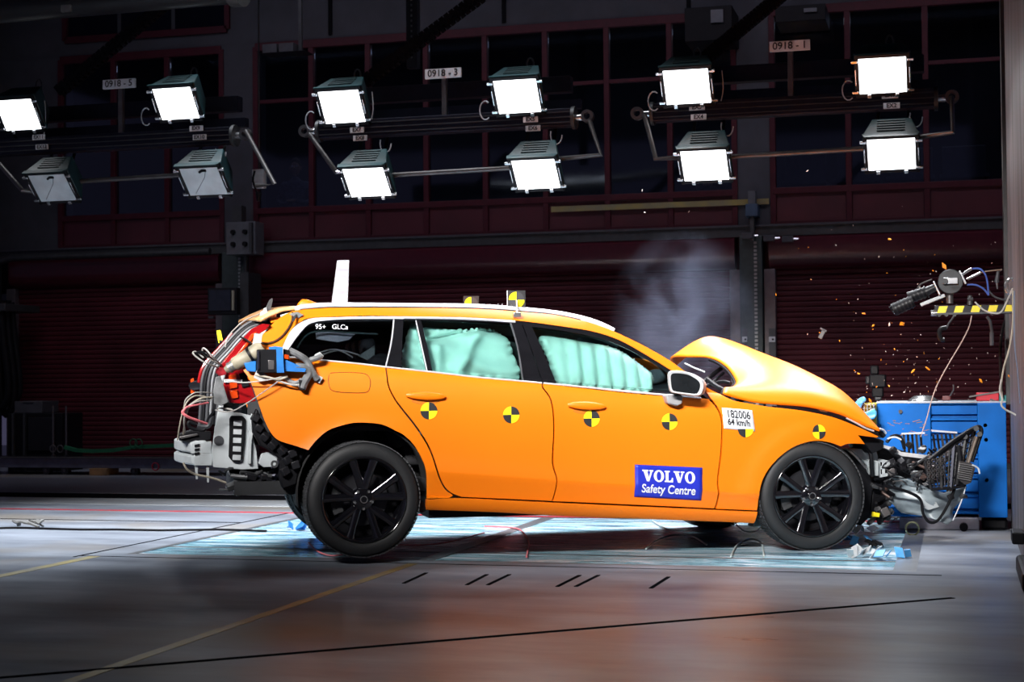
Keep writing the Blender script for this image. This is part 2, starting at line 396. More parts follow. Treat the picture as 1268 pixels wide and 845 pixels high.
shutter(1, -12.75, -9.55); shutter(2, -9.1, -2.62); shutter(3, -2.2, .9)
# column between the shutters, pipes and fittings
for (xa, xb) in ((-9.5, -9.15), (-2.56, -2.28)):
    c = MB().boxb((xa, YW-.16, 0), (xb, YW+.1, 2.85)).build('trim_column', pm('column_green_grey', (.055, .075, .075), .45, metal=.3), kind='structure', smooth=0, bevel=.01)
    q = MB()
    for k in range(52): q.boxb((xb-.10, YW-.175, .3+k*.048), (xb-.065, YW-.16, .328+k*.048))
    q.build('rack_teeth', pm('rack_steel', (.4, .42, .42), .4, metal=.6), c, smooth=0, kind='stuff')
# left end of the hall: corrugated cladding and bent pipe
m = MB(); pr = []
x = -16.0
while x < -12.95: pr += [(x, 0), (x+.05, 0), (x+.07, -.05), (x+.12, -.05), (x+.14, 0)]; x += .14
k = len(pr); m.add([Vector((a_, YW-.25+b__, z)) for z in (0, 7.4) for a_, b__ in pr], [(i, i+1, k+i+1, k+i) for i in range(k-1)])
m.build('wall_left', M_corr, kind='structure', smooth=20)
MB().tube([(-16, YW-.35, 2.72), (-13.1, YW-.35, 2.72), (-12.95, YW-.35, 2.72), (-12.85, YW-.33, 2.80), (-12.6, YW-.3, 2.86), (-9.6, YW-.3, 2.86)], .05, 10).build('trim_pipe', M_steel_d, kind='structure')
MB().tube([(-12.9, YW-.35, 0), (-12.9, YW-.35, 2.72)], .07, 10).build('trim_pipe', M_steel_d, kind='structure')
# ceiling, side wall and crash block
MB().boxb((-20, -6, 8.0), (8, 24, 8.2)).build('ceiling', M_plaster_d, kind='structure', smooth=0)
def block_mat():
    m, nt, b, out = node_mat('worn_steel_block'); N = nt.nodes; L = nt.links
    tc = N.new('ShaderNodeTexCoord'); mp = N.new('ShaderNodeMapping'); mp.inputs['Scale'].default_value = (1, 3.2, .35); L.new(tc.outputs['Object'], mp.inputs[0])
    n1 = N.new('ShaderNodeTexNoise'); n1.inputs['Scale'].default_value = 2; n1.inputs['Detail'].default_value = 7; L.new(mp.outputs[0], n1.inputs[0])
    c = N.new('ShaderNodeValToRGB'); c.color_ramp.elements[0].position = .3; c.color_ramp.elements[0].color = (.07, .068, .075, 1)
    c.color_ramp.elements[1].position = .72; c.color_ramp.elements[1].color = (.27, .26, .29, 1)
    L.new(n1.outputs[0], c.inputs[0]); L.new(c.outputs[0], b.inputs['Base Color']); b.inputs['Roughness'].default_value = .55; b.inputs['Metallic'].default_value = .3
    return m
M_block = block_mat()
blk = MB().boxb((.36, 2.5, 0), (3.5, 12.25, 8)).build('wall_right', M_block, kind='structure', smooth=0, bevel=.01)
MB().boxb((.335, 12.0, .9), (.36, 12.25, 8)).build('edge_angle', M_steel_d, blk, smooth=0)
MB().boxb((.30, 8.6, 0), (.36, 9.5, .10)).build('rubber_bumper', M_black, blk, smooth=0, bevel=.02)
MB().boxb((.29, 9.75, .13), (.36, 10.0, .2)).build('rubber_bumper', M_black, blk, smooth=0, bevel=.01)

# ================================================================ LAMP GANTRIES
M_alu = pm('dark_alu_profile', (.020, .021, .036), .38, metal=.5)
M_alul = pm('grey_tube', (.16, .15, .15), .35, metal=.7)
M_teal = pm('teal_lamp_housing', (.004, .036, .042), .45, var=.25, nscale=6)
M_chr = pm('bright_metal', (.75, .76, .78), .22, metal=.9)
M_white = pm('white_plate', (.72, .74, .78), .5, var=.05)
M_ink = pm('black_ink', (.015, .015, .02), .6)
M_on = pm('lit_lamp_glass', (1, 1, 1), .3, emit=(.93, .96, 1), estr=4.5)
M_off = pm('unlit_lamp_glass', (.80, .88, .90), .3, var=.12, nscale=5)
def lamp_proto(on, label):
    t = thing('stage_lamp', label, 'lamp')
    W, Hh = .185, .156
    h = MB()                                                     # housing, narrowing to the back (+Y)
    q = [(-W-.04, .0, -Hh-.03), (W+.04, 0, -Hh-.03), (W+.04, 0, Hh+.03), (-W-.04, 0, Hh+.03), (-W+.03, .26, -Hh+.04), (W-.03, .26, -Hh+.04), (W-.03, .26, Hh-.01), (-W+.03, .26, Hh-.01)]
    h.add(q, [(0, 1, 2, 3), (4, 7, 6, 5), (0, 4, 5, 1), (1, 5, 6, 2), (2, 6, 7, 3), (3, 7, 4, 0)]); hs = h.build('housing', M_teal, t, bevel=.008)
    for k in range(5): MB().box((0, .06+.04*k, Hh+.028-.007*k), (.22, .010, .008)).build('cooling_fin', M_teal, hs, smooth=0)
    v = MB(); v.add([(-W-.04, -.005, Hh+.03), (W+.04, -.005, Hh+.03), (W+.02, -.07, Hh+.055), (-W-.02, -.07, Hh+.055), (-W-.04, .01, Hh+.035), (W+.04, .01, Hh+.035), (W+.02, -.065, Hh+.063), (-W-.02, -.065, Hh+.063)],
          [(0, 1, 2, 3), (4, 7, 6, 5), (0, 4, 5, 1), (1, 5, 6, 2), (2, 6, 7, 3), (3, 7, 4, 0)]); v.build('visor', M_teal, t)
    f = MB()
    for s in (-1, 1):
        f.box((s*(W+.018), -.012, 0), (.03, .03, 2*Hh+.07)); f.box((0, -.012, s*(Hh+.016)), (2*W+.066, .03, .03))
    f.build('front_frame', M_blacks, t, bevel=.003)
    MB().box((0, -.018, 0), (2*W, .01, 2*Hh)).build('diffuser', M_on if on else M_off, t, smooth=0)
    for sx in (-1, 1):
        for sz in (-1, 1): MB().box((sx*(W+.035), -.03, sz*(Hh-.02)), (.05, .02, .022)).build('clip', M_chr, t, bevel=.003)
        MB().box((sx*(W+.028), -.035, 0), (.008, .012, .14)).build('clip', M_chr, t, bevel=.002)
        MB().box((sx*.11, -.03, -Hh-.02), (.03, .02, .03)).build('clip', M_chr, t, bevel=.002)
    if not on:
        MB().tube([(-.12, -.024, -.13), (.03, -.024, .05), (.06, -.024, .12)], .003, 6).build('crack', pm('crack_dark', (.15, .2, .22), .5), t)
        MB().tube([(.0, -.027, .11), (.03, -.03, .13), (.07, -.027, .125)], .012, 6).build('burner', M_blacks, t)
    return t
lamp_px = {5: [(24, 141, 1, 0, 'upper lamp at left end of the left gantry, under a teal visor'), (219, 127, 1, 0, 'upper right lamp on the gantry marked 0918-5'), (66, 231, 0, 1, 'unlit lower lamp at far left with grey glass'), (253, 223, 0, 1, 'unlit lamp beside the grey column, below gantry marked 0918-5')],
           3: [(424, 131, 1, 0, 'lit upper left lamp on the gantry marked 0918-3'), (641, 118, 1, 0, 'lit upper right lamp on the gantry marked 0918-3'), (455, 224, 1, 1, 'lit lower left lamp hung under the gantry marked 0918-3'), (664, 214, 1, 1, 'lit lower right lamp hung under the gantry marked 0918-3')],
           1: [(851, 106, 1, 0, 'lit upper left lamp on the gantry marked 0918-1'), (1093, 92, 1, 0, 'lit upper right lamp on the gantry marked 0918-1'), (873, 203, 1, 1, 'lit lower left lamp hung under the gantry marked 0918-1'), (1104, 189, 1, 1, 'lit lower right lamp hung under the gantry marked 0918-1')]}
lamp_px[5][0] = (*lamp_px[5][0][:4], 'lit upper left lamp with teal visor on gantry marked 0918-5, cut by the frame')
lamp_px[5][1] = (*lamp_px[5][1][:4], 'lit upper right lamp on the gantry marked 0918-5')
protos = {}
for g, ls in lamp_px.items():
    for (px, py, on, low, lab) in ls:
        c = wY(px, py, 13.30); key = on
        if key not in protos: protos[key] = lamp_proto(on, lab); t = protos[key]
        else: t = copy_tree(protos[key]); t['label'] = lab
        t['group'] = 'stage lamps on the gantries'
        pitch = R(46 if low else 37)
        t.location = c; t.rotation_euler = (pitch, 0, 0)
        if on:
            d = Vector((0, -math.cos(pitch), -math.sin(pitch)))
            q = c + d*.05; area(q, q+d, .34, .30, 6, (.95, .97, 1), 60)
LBL = {5: ('EX11', 'EX12', 'EX9', 'EX10'), 3: ('EX7', 'EX8', 'EX5', 'EX6'), 1: ('EX3', 'EX4', 'EX1', 'EX2')}
NAMEPX = {5: (148, 104), 3: (549, 91), 1: (978, 57)}
LBPX = {5: ((48, 170), (52, 182), (243, 159), (247, 170)), 3: ((442, 161), (446, 171), (657, 148), (660, 159)), 1: ((863, 133), (865, 145), (1102, 118), (1104, 131))}
WHERE = {5: 'left', 3: 'middle', 1: 'right'}
for g, (pl, pr) in {5: (-45, 292), 3: (396, 712), 1: (808, 1160)}.items():
    xl, xr = wY(pl, 150, 13.5).x, wY(pr, 130, 13.5).x
    Z = 3.355
    t = thing('lamp_gantry', 'dark hanging lamp gantry with plate reading 0918-%d' % g, 'gantry', ((xl+xr)/2, 13.5, Z-.1), 0, 'lamp gantries')
    B = lambda name, mb, mat, **k: mb.build(name, mat, t, local=False, **k)
    m = MB(); m.boxb((xl, 13.42, Z-.075), (xr, 13.56, Z+.075)); bm_ = B('main_beam', m, M_alu, bevel=.005, smooth=0)
    for dz in (-.045, .0, .045): MB().boxb((xl+.01, 13.412, Z+dz-.004), (xr-.01, 13.42, Z+dz+.004)).build('groove_lip', M_steel_d, bm_, local=False, smooth=0)
    B('rear_beam', MB().boxb((xl+.1, 13.75, Z+.28), (xr-.1, 13.87, Z+.42)), M_alu, bevel=.005, smooth=0)
    B('top_beam', MB().boxb((xl-.0, 13.70, Z+.12), (xr+.0, 13.78, Z+.20)), M_alu, smooth=0)
    c = wY(*NAMEPX[g], 13.42)
    B('strut', MB().boxb((c.x-.022, 13.43, Z+.05), (c.x+.022, 13.48, c.z)), M_alul, smooth=0, bevel=.003)
    pl_ = B('plate', MB().boxb((c.x-.165, 13.405, c.z-.042), (c.x+.165, 13.43, c.z+.042)), M_white, smooth=0)
    inv = world_of(t).inverted()
    text_mesh('0918 - %d' % g, .085, 'lettering', M_ink, pl_, inv @ faceM((c.x, 13.402, c.z)), bold=.001, sx=.98)
    for (lx, ly), tx in zip(LBPX[g], LBL[g]):
        c = wY(lx, ly, 13.40)
        s = B('tag_plate', MB().boxb((c.x-.065, 13.396, c.z-.024), (c.x+.065, 13.41, c.z+.024)), M_white, smooth=0)
        text_mesh(tx, .048, 'lettering', M_ink, s, inv @ faceM((c.x, 13.393, c.z)), bold=.0012)
    lows = [wY(l[0], l[1], 13.5) for l in ls] if 0 else [wY(l[0], l[1], 13.45) for l in lamp_px[g]]
    # end discs, ring clamps, bent arms and the lower rod
    rz = (lows[2].z+lows[3].z)/2+.06
    for s, xe in ((-1, xl), (1, xr)):
        B('end_disc', MB().cyl((xe-.02*s, 13.49, Z), (xe+.01*s, 13.49, Z), .10, n=24), M_steel_d)
        B('hub', MB().cyl((xe, 13.49, Z), (xe+.10*s, 13.49, Z), .03, n=12), M_chr)
        rg = MB().lathe([(.055, -.03), (.055, .03), (.028, .03), (.028, -.03)], (xe+.12*s, 13.45, Z), 'Y', 20, closed=True)
        B('ring_clamp', rg, M_alul)
        ap = {5: (((-12, 190), (28, 236), (45, 238)), ((304, 162), (340, 228), (318, 230))), 3: (((383, 166), (417, 214), (430, 213)), ((730, 150), (744, 192), (690, 197))), 1: (((798, 142), (812, 197), (842, 195)), ((1178, 120), (1180, 164), (1130, 171)))}[g][0 if s < 0 else 1]
        B('arm', MB().tube([wY(*ap[0], 13.42), wY(*ap[1], 13.3), wY(*ap[2], 13.42)], .022, 10), M_alul)
    B('lower_rod', MB().cyl((lows[2].x+.1, 13.48, rz-.02), (lows[3].x-.1, 13.48, rz), .022, n=12), M_alul)
    for i, l in enumerate(lows):
        up = i < 2
        hz = Z+.05 if up else Z-.06
        for sx in (-1, 1):
            B('lamp_bracket', MB().bar((l.x+sx*.12+.02, 13.60, hz), (l.x+sx*.14, 13.42, l.z+.0), .03, .008), M_blacks, smooth=0)
        if up: B('hook', MB().tube([(l.x+.02, 13.7, l.z+.2), (l.x+.02, 13.7, l.z+.33), (l.x+.05, 13.7, l.z+.37), (l.x+.08, 13.7, l.z+.33), (l.x+.08, 13.7, l.z+.2)], .009, 6, sub=2), M_steel_d)
        s = -1 if i in (0,) else 1
        cx, cz = (l.x-.27, l.z-.10) if up else (l.x+.20, Z-.13)
        lp = [(cx+.05*math.cos(a_*PI/7), 13.36+.01*a_/7, cz-.03+.08*math.sin(a_*PI/7)) for a_ in range(6 if not up else 2, 15 if not up else 13)]
        B('cable_loop', MB().tube(lp, .006, 6), pm('pale_cable', (.42, .44, .48), .5))
    B('cable', MB().tube([(l2, 13.40, zz2) for l2, zz2 in ((lows[0].x+.3, lows[0].z+.1), (lows[0].x+.31, lows[0].z-.05), (lows[0].x+.29, Z+.06))], .005, 6, sub=3), pm('pale_cable', (.42, .44, .48), .5))
    # energy chain rising to the ceiling, link by link
    cpx = {5: ((75, 112), (225, -12)), 3: ((440, 110), (600, -8)), 1: ((870, 75), (975, -12))}[g]
    ch = thing('cable_chain', 'black cable chain rising from the gantry marked 0918-%d to the ceiling' % g, 'cable chain', wY(*cpx[0], 13.8), 0, 'cable chains')
    A, Bq = wY(*cpx[0], 13.8), wY(*cpx[1], 14.1); n = 26
    dv = (Bq-A)/n; an = math.atan2(dv.z, dv.x)
    me0 = None
    for i in range(n):
        if me0 is None:
            q = MB(); L_ = dv.length
            q.box((0, -.035, 0), (L_*.86, .012, .11)); q.box((0, .035, 0), (L_*.86, .012, .11)); q.box((0, 0, .05), (L_*.35, .07, .012)); q.box((0, 0, -.05), (L_*.35, .07, .012)); q.cyl((L_*.4, -.045, 0), (L_*.4, .045, 0), .03, n=10)
            o = q.build('chain_link', M_black, ch); me0 = o.data
        else:
            o = bpy.data.objects.new('chain_link', me0); COL.objects.link(o); o.parent = ch
        o.location = dv*i; o.rotation_euler = (0, -an, 0)
# duct and hoses under the ceiling, top left
dy = 12.5
a_, b__ = wY(-30, 8, dy), wY(300, 6, dy)
dct = thing('air_duct', 'large dark horizontal pipe at the top left under the ceiling', 'duct', ((a_.x+b__.x)/2, dy, a_.z))
MB().cyl((a_.x-1, dy, a_.z), (b__.x-.1, dy, a_.z+.02), .17, n=28).build('pipe', M_blacks, dct, local=False)
MB().cyl((b__.x-.1, dy, a_.z+.02), (b__.x, dy, a_.z+.02), .20, n=28).build('flange', M_steel_d, dct, local=False)
fx = MB(); p = []
for i in range(60): p += [Vector((b__.x-.55+i*.03, dy-.3, a_.z+.12+.002*i))]
fx.tube(p, [.055 if i % 2 else .07 for i in range(60)], 14); fx.build('flexible_hose', M_blacks, dct, local=False)
c = wY(84, 11, dy-.17); MB().boxb((c.x-.05, dy-.20, c.z-.03), (c.x+.04, dy-.17, c.z+.03)).build('sticker', M_alul, dct, local=False)
# grey box with pendant in front of the left column
def wbox(name, label, cat, px0, py0, px1, py1, Y, dpt, mat, bev=.006, group=None):
    a, b = wY(px0, py1, Y), wY(px1, py0, Y)
    t = thing(name, label, cat, ((a.x+b.x)/2, Y+dpt/2, a.z), 0, group)
    MB().boxb((a.x, Y, a.z), (b.x, Y+dpt, b.z)).build('body', mat, t, local=False, bevel=bev)
    return t, a, b
M_box = pm('grey_box_paint', (.11, .115, .13), .5)
t, a, b = wbox('control_box', 'grey control box with dials on the column left of the car', 'control box', 280, 274, 316, 316, 19.55, .28, M_box)
for i in (-1, 1):
    for j in (-1, 1):
        c = Vector(((a.x+b.x)/2+i*.085-.02, 19.55, (a.z+b.z)/2+j*.08))
        MB().cyl(c, c+Vector((0, -.04, 0)), .035, .03, 14).build('dial', M_black, t, local=False)
MB().boxb((b.x-.07, 19.50, a.z+.02), (b.x-.03, 19.55, b.z-.02)).build('handle', M_steel_d, t, local=False)
MB().tube([((a.x+b.x)/2, 19.7, a.z), ((a.x+b.x)/2, 19.7, a.z-.35), ((a.x+b.x)/2-.05, 19.7, a.z-.6)], .03, 8, sub=3).build('conduit', M_steel_d, t, local=False)
MB().boxb((a.x+.06, 19.6, b.z), (a.x+.2, 19.75, b.z+.22)).build('junction', M_steel_d, t, local=False)
t, a, b = wbox('screen_case', 'black framed monitor mounted on the column behind the car tail', 'monitor', 257, 356, 293, 390, 19.3, .2, M_blacks)
MB().boxb((a.x+.03, 19.285, a.z+.05), (b.x-.08, 19.30, b.z-.03)).build('screen', pm('dim_screen', (.03, .035, .05), .12), t, local=False, smooth=0)
MB().boxb((b.x-.055, 19.27, a.z+.05), (b.x-.03, 19.30, b.z-.04)).build('tube_light', pm('pale_tube', (.5, .48, .35), .4), t, local=False)
MB().boxb((b.x, 19.4, a.z-.1), (b.x+.12, 19.8, b.z+.2)).build('bracket', M_steel_d, t, local=False)
MB().boxb((a.x+.02, 19.28, a.z-.05), (a.x+.09, 19.32, a.z-.02)).build('knob', M_alul, t, local=False)
t, a, b = wbox('pendant_switch', 'small pale grey box hanging beside the left gantry arm', 'switch box', 312, 209, 326, 233, 14.2, .08, pm('pale_box', (.45, .45, .47), .5))
MB().tube([((a.x+b.x)/2-.02, 14.18, b.z-.02), ((a.x+b.x)/2-.03, 14.16, a.z+.06), ((a.x+b.x)/2+.01, 14.18, a.z-.06)], .01, 6, sub=3).build('cable', M_black, t, local=False)
MB().cyl(((a.x+b.x)/2+.01, 14.2, a.z-.04), ((a.x+b.x)/2+.01, 14.2, a.z-.13), .03, .02, 10).build('plug', M_black, t, local=False)
MB().cyl(((a.x+b.x)/2, 14.24, b.z), ((a.x+b.x)/2, 14.24, b.z+5), .008, n=6).build('hanger', M_steel_d, t, local=False)
# fittings on the right-hand column
t, a, b = wbox('limit_switch', 'blue-grey switch with bracket on the column between the shutters', 'switch', 923, 252, 938, 268, 19.72, .25, pm('switch_blue', (.06, .10, .16), .4))
MB().boxb((a.x+.03, 19.75, b.z), (b.x-.03, 19.9, b.z+.16)).build('head', M_box, t, local=False)
MB().boxb((a.x+.05, 19.75, a.z-.3), (b.x-.05, 19.84, a.z)).build('stem', M_steel_d, t, local=False)
for k, (x_, y_) in enumerate(((918, 288), (945, 291), (968, 292))):
    t, a, b = wbox('junction_box', ['pale junction box left of the column foot above the shutters', 'middle junction box at the column above the shutters', 'junction box right of the column above the right shutter'][k], 'junction box', x_, y_, x_+14, y_+8, 19.74, .09, M_corr, group='junction boxes')
    MB().cyl((b.x, 19.78, (a.z+b.z)/2), (b.x+.06, 19.78, (a.z+b.z)/2), .015, n=8).build('cable_gland', M_chr, t, local=False)
for k, (x_, y_) in enumerate(((920, 417), (953, 417))):
    t, a, b = wbox('sensor_plate', ['white sensor plate on the left guide of the column', 'white sensor plate on the right guide of the column'][k], 'sensor', x_-1, y_, x_+5+k*2, y_+7, 19.8, .03, M_white)
    MB().boxb((a.x, 19.82, a.z-.25), (b.x-.0, 19.84, b.z+.1)).build('backing_strip', M_corr, t, local=False)
    MB().cyl(((a.x+b.x)/2+.01, 19.8, (a.z+b.z)/2), ((a.x+b.x)/2+.01, 19.79, (a.z+b.z)/2), .012, n=10).build('screw', M_black, t, local=False)
# trays above gantry 3 and dark boxes above gantry 1
t, a, b = wbox('wall_shelf', 'dark shelf with pale boxes on the wall above the middle windows', 'shelf', 322, 62, 378, 66, 17.5, .3, M_blacks)
MB().boxb((a.x+.03, 17.5, b.z), (a.x+.21, 17.7, b.z+.1)).build('tray', M_corr, t, local=False); MB().boxb((a.x+.24, 17.5, b.z), (a.x+.42, 17.7, b.z+.1)).build('tray', M_corr, t, local=False)
MB().bar((b.x-.1, 17.6, b.z), (b.x-.1, 17.6, b.z+3.2), .04, .04).build('hanger', M_steel_d, t, local=False)
for k, (x0_, y0_, x1_, y1_) in enumerate(((848, 6, 906, 52), (960, 4, 1022, 28))):
    t, a, b = wbox('equipment_box', ['dark equipment box left of the column at the top of the wall', 'dark equipment box right of the column at the top of the wall'][k], 'box', x0_, y0_, x1_, y1_, 19.3, .64, M_black)
    MB().boxb((b.x-.25, 19.27, (a.z+b.z)/2), (b.x-.1, 19.3, b.z-.05)).build('panel', M_box, t, local=False)
t = thing('steel_post', 'dark perforated steel upright above the gantry marked 0918-3', 'post', wY(512, 85, 16))
a = wY(512, 85, 16); MB().boxb((a.x-.06, 15.95, a.z), (a.x+.06, 16.05, 8)).build('post', M_blacks, t, local=False)
for k in range(22): MB().boxb((a.x-.008, 15.94, a.z+.1+k*.055), (a.x+.008, 15.95, a.z+.12+k*.055)).build('slot', M_alul, t, local=False, smooth=0)

# ================================================================ LEFT BACKGROUND: low track with things on it
M_rail = pm('grey_rail', (.17, .18, .24), .4, metal=.3)
YR = 17.5
rt = thing('sled_track', 'long low grey steel track along the floor at the left', 'track', (-9.2, YR+.3, 0))
z1, z0 = wY(120, 568, YR).z, wY(120, 580, YR).z
MB().boxb((-14, YR, z0), (-5.2, YR+.05, z1)).build('side_rail', M_rail, rt, local=False, bevel=.005)
MB().boxb((-14, YR-.03, z1), (-5.2, YR+.03, z1+.015)).build('top_flange', M_alul, rt, local=False, bevel=.003)
MB().boxb((-14, YR+.05, z1-.03), (-5.2, YR+.6, z1)).build('deck', M_black, rt, local=False)
for px in (58, 81, 167):
    c = wY(px, 585, YR+.05); MB().cyl((c.x, YR+.03, .05), (c.x, YR+.10, .05), .05, n=20).build('roller', M_steel_d, rt, local=False)
    MB().cyl((c.x, YR+.02, .05), (c.x, YR+.03, .05), .02, n=12).build('roller', M_alul, rt, local=False)
c = wY(193, 578, YR); MB().tube([(c.x+.045*math.cos(k*PI/6), YR-.01, c.z+.045*math.sin(k*PI/6)) for k in range(12)], .008, 6, closed=True).build('ring', pm('red_ring', (.5, .02, .06), .4), rt, local=False)
for k, (px, t_) in enumerate(((66, 503), (82, 503))):
    a = wY(px, 566, YR+.2); b = wY(px, t_, YR+.2)
    t = thing('steel_rod', ['thin grey rod standing on the track, left one', 'thin grey rod standing on the track, right one'][k], 'rod', (a.x, YR+.2, z1))
    MB().cyl((a.x, YR+.2, z1), (a.x, YR+.2, b.z), .012, n=8).build('rod', M_alul, t, local=False)
    MB().cyl((a.x, YR+.2, z1), (a.x, YR+.2, z1+.03), .03, n=10).build('foot', M_steel_d, t, local=False)
a, b = wY(111, 592, YR-.05), wY(130, 579, YR-.05)
tag(MB().boxb((a.x, YR-.06, .0), (b.x+.02, YR+.25, z0-.002)).build('wood_block', pm('raw_wood', (.42, .24, .10), .6, var=.2, stretch=(1, 8, 1)), bevel=.004), 'light wooden block wedged under the grey track', 'block')
t, a, b = wbox('tool_cart', 'black cabinet standing behind the track at far left', 'cabinet', 10, 512, 77, 566, 18.2, .5, M_black)
for px in (29, 15): q0 = wY(px, 570, 18.15); q1 = wY(px, 512, 18.15); MB().boxb((q0.x-.012, 18.16, 0), (q0.x+.012, 18.2, q1.z)).build('leg', M_steel_d, t, local=False)
MB().boxb((a.x, 18.2, .0), (b.x, 18.7, a.z)).build('plinth', M_black, t, local=False)
MB().boxb((a.x+.3, 18.18, a.z+.08), (b.x-.1, 18.20, b.z-.05)).build('door', M_blacks, t, local=False, bevel=.004)
t, a, b = wbox('grey_case', 'grey slanted case lying on top of the black cabinet', 'case', 18, 497, 52, 512, 18.25, .4, M_corr)
MB().boxb((a.x+.12, 18.24, b.z-.02), (b.x-.12, 18.25, b.z-.01)).build('seam', M_steel_d, t, local=False)
# green strap lying along the track
t = thing('green_strap', 'green lashing strap lying along the top of the track', 'strap', (-9.2, YR+.15, z1+.015))
M_grn = pm('green_strap', (.01, .16, .07), .6)
pts = [wY(x_, y_, YR+.15) for x_, y_ in ((80, 554), (95, 558), (115, 559), (140, 558), (165, 554), (190, 553), (230, 551))]
m = MB()
for i in range(len(pts)-1): m.bar(pts[i], pts[i+1], .03, .045)
m.build('strap', M_grn, t, local=False)
rr_ = wY(168, 551, YR+.12)
for k, dx in enumerate((-.03, .04)): MB().tube([(rr_.x+dx+.05*math.cos(q*PI/5), YR+.12, rr_.z+.02+.05*math.sin(q*PI/5)) for q in range(10)], .006, 6, closed=True).build('strap_loop', M_grn, t, local=False)
rr_ = wY(72, 556, YR+.12)
for dx in (-.06, .04): MB().tube([(rr_.x+dx+.04*math.cos(q*PI/5), YR+.1, rr_.z+.045*math.sin(q*PI/5)) for q in range(10)], .008, 6, closed=True).build('buckle', M_alul, t, local=False)
# hose bundle at the far left
for k, (xo, lo) in enumerate(((0, 505), (7, 512), (14, 500), (-6, 508))):
    p = [wY(xo-10+q[0], q[1], 19.0+.10*k) for q in ((6, 372), (2, 420), (3, 470), (8, lo), (18, lo-8), (20, 470), (14, 420), (10, 375))]
    tag(MB().tube(p, .045, 10, sub=4).build('black_hose', M_black, None), ['third black hose loop from the left edge, lowest bend beside the grey case', 'second-outermost black hose loop at the left edge, hanging lowest', 'rightmost black hose loop hanging beside the maroon shutter', 'leftmost black hose loop, cut off by the left edge'][k], 'hose', 'black hoses at the left edge')
a = wY(5, 382, 19.0); tag(MB().boxb((a.x-.3, 18.9, a.z-.04), (a.x+.08, 19.75, a.z+.06)).build('hose_hook', M_steel_d, bevel=.01), 'steel bracket holding the black hoses at the left edge', 'bracket')
# crumpled piece and cable on the floor, left
t = thing('torn_bracket', 'small torn grey metal piece lying on the floor at far left', 'metal scrap', wF(32, 653))
a = wF(32, 654)
m = MB(); random.seed(3)
for k in range(9):
    c = a+Vector((random.uniform(-.12, .12), random.uniform(-.05, .05), .02+random.uniform(0, .03))); m.box(c, (random.uniform(.04, .1), .03, .012), rotm(random.uniform(-.6, .6), random.uniform(-.5, .5), random.uniform(-1, 1)))
m.build('plate', pm('scrap_grey', (.18, .18, .17), .5, metal=.4), t, local=False)
q = [wF(x_, y_, .008) for x_, y_ in ((-20, 655), (10, 654), (32, 654), (60, 655), (100, 656), (145, 656), (200, 657), (270, 656), (330, 658))]
tag(MB().tube(q, .009, 6, sub=2).build('floor_cable', M_black), 'thin black cable running across the pale floor at the left', 'cable')
# ================================================================ THE CAR (local frame: x forward, y to the far side, z up)
HUB = Vector((-3.45427737, 9.13072733)); EX = Vector((0.88752297, 0.46076347))     # rear wheel, travel direction
CYAW = math.atan2(EX.y, EX.x); EY = Vector((-EX.y, EX.x))
CO = HUB + EY*0.92
car = thing('crash_test_car', 'orange estate car just after hitting the blue barrier, front crushed', 'car', (CO.x, CO.y, 0), CYAW)
def l2w(p): return Vector((CO.x + EX.x*p[0] + EY.x*p[1], CO.y + EX.y*p[0] + EY.y*p[1], p[2]))
def lray(px, py, y):
    """point of the car frame seen at a pixel, on the lengthwise plane at distance y from the centre line"""
    d = ray(px, py); d2 = Vector((d.x, d.y)); k = ((CO.x*EY.x+CO.y*EY.y) + y - (CAMLOC.x*EY.x+CAMLOC.y*EY.y))/d2.dot(EY)
    P = CAMLOC + d*k; q = Vector((P.x-CO.x, P.y-CO.y)); return Vector((q.dot(EX), y, P.z))
# body side section: height at x=0, height at x=2.5, half width
PROF = [(.16, .13, .70), (.20, .17, .80), (.330, .300, .850), (.345, .318, .872), (.400, .362, .896), (.424, .382, .897), (.432, .390, .882), (.50, .44, .893),
        (.55, .468, .903), (.585, .485, .913), (.600, .497, .913), (.64, .53, .908), (.70, .59, .905), (.78, .68, .908), (.88, .80, .914), (.98, .90, .919), (1.06, .98, .917), (1.12, 1.03, .908),
        (1.165, 1.07, .892), (1.20, 1.10, .868), (1.215, 1.112, .852), (1.26, 1.17, .832), (1.32, 1.26, .800), (1.38, 1.35, .767), (1.44, 1.43, .733), (1.50, 1.50, .695), (1.54, 1.54, .668), (1.575, 1.575, .632), (1.60, 1.60, .595), (1.62, 1.62, .54)]
PITCH = .05
def lev(k, x): a, b, _ = PROF[k]; return a + (b-a)*x/2.5 - PITCH*x
RC = (0.0, .392); FC = (2.886, .335)
def S(x, z):
    n = len(PROF)
    if z <= lev(0, x): d = PROF[0][2]
    elif z >= lev(n-1, x): d = PROF[-1][2]
    else:
        lo, hi = 0, n-1
        while hi-lo > 1:
            m = (lo+hi)//2
            if lev(m, x) <= z: lo = m
            else: hi = m
        a, b = lev(lo, x), lev(hi, x); d = PROF[lo][2] + (PROF[hi][2]-PROF[lo][2])*(z-a)/(b-a)
    if x > 2.6: d -= (x-2.6)**2*.12
    if x < -.35: d -= (-.35-x)**2*.28
    for c in (RC, FC):
        r = math.hypot(x-c[0], z-c[1])
        if .30 < r < .52: t = min(1, max(0, (.50-r)/.07)); d += .014*t*t*(3-2*t)*min(1, max(0, (z-.3)/.1))
    return -d
def SP(px, py, off=0.0):
    y = -.9
    for _ in range(6): p = lray(px, py, y); y = S(p.x, p.z)+off
    p = lray(px, py, y); return p
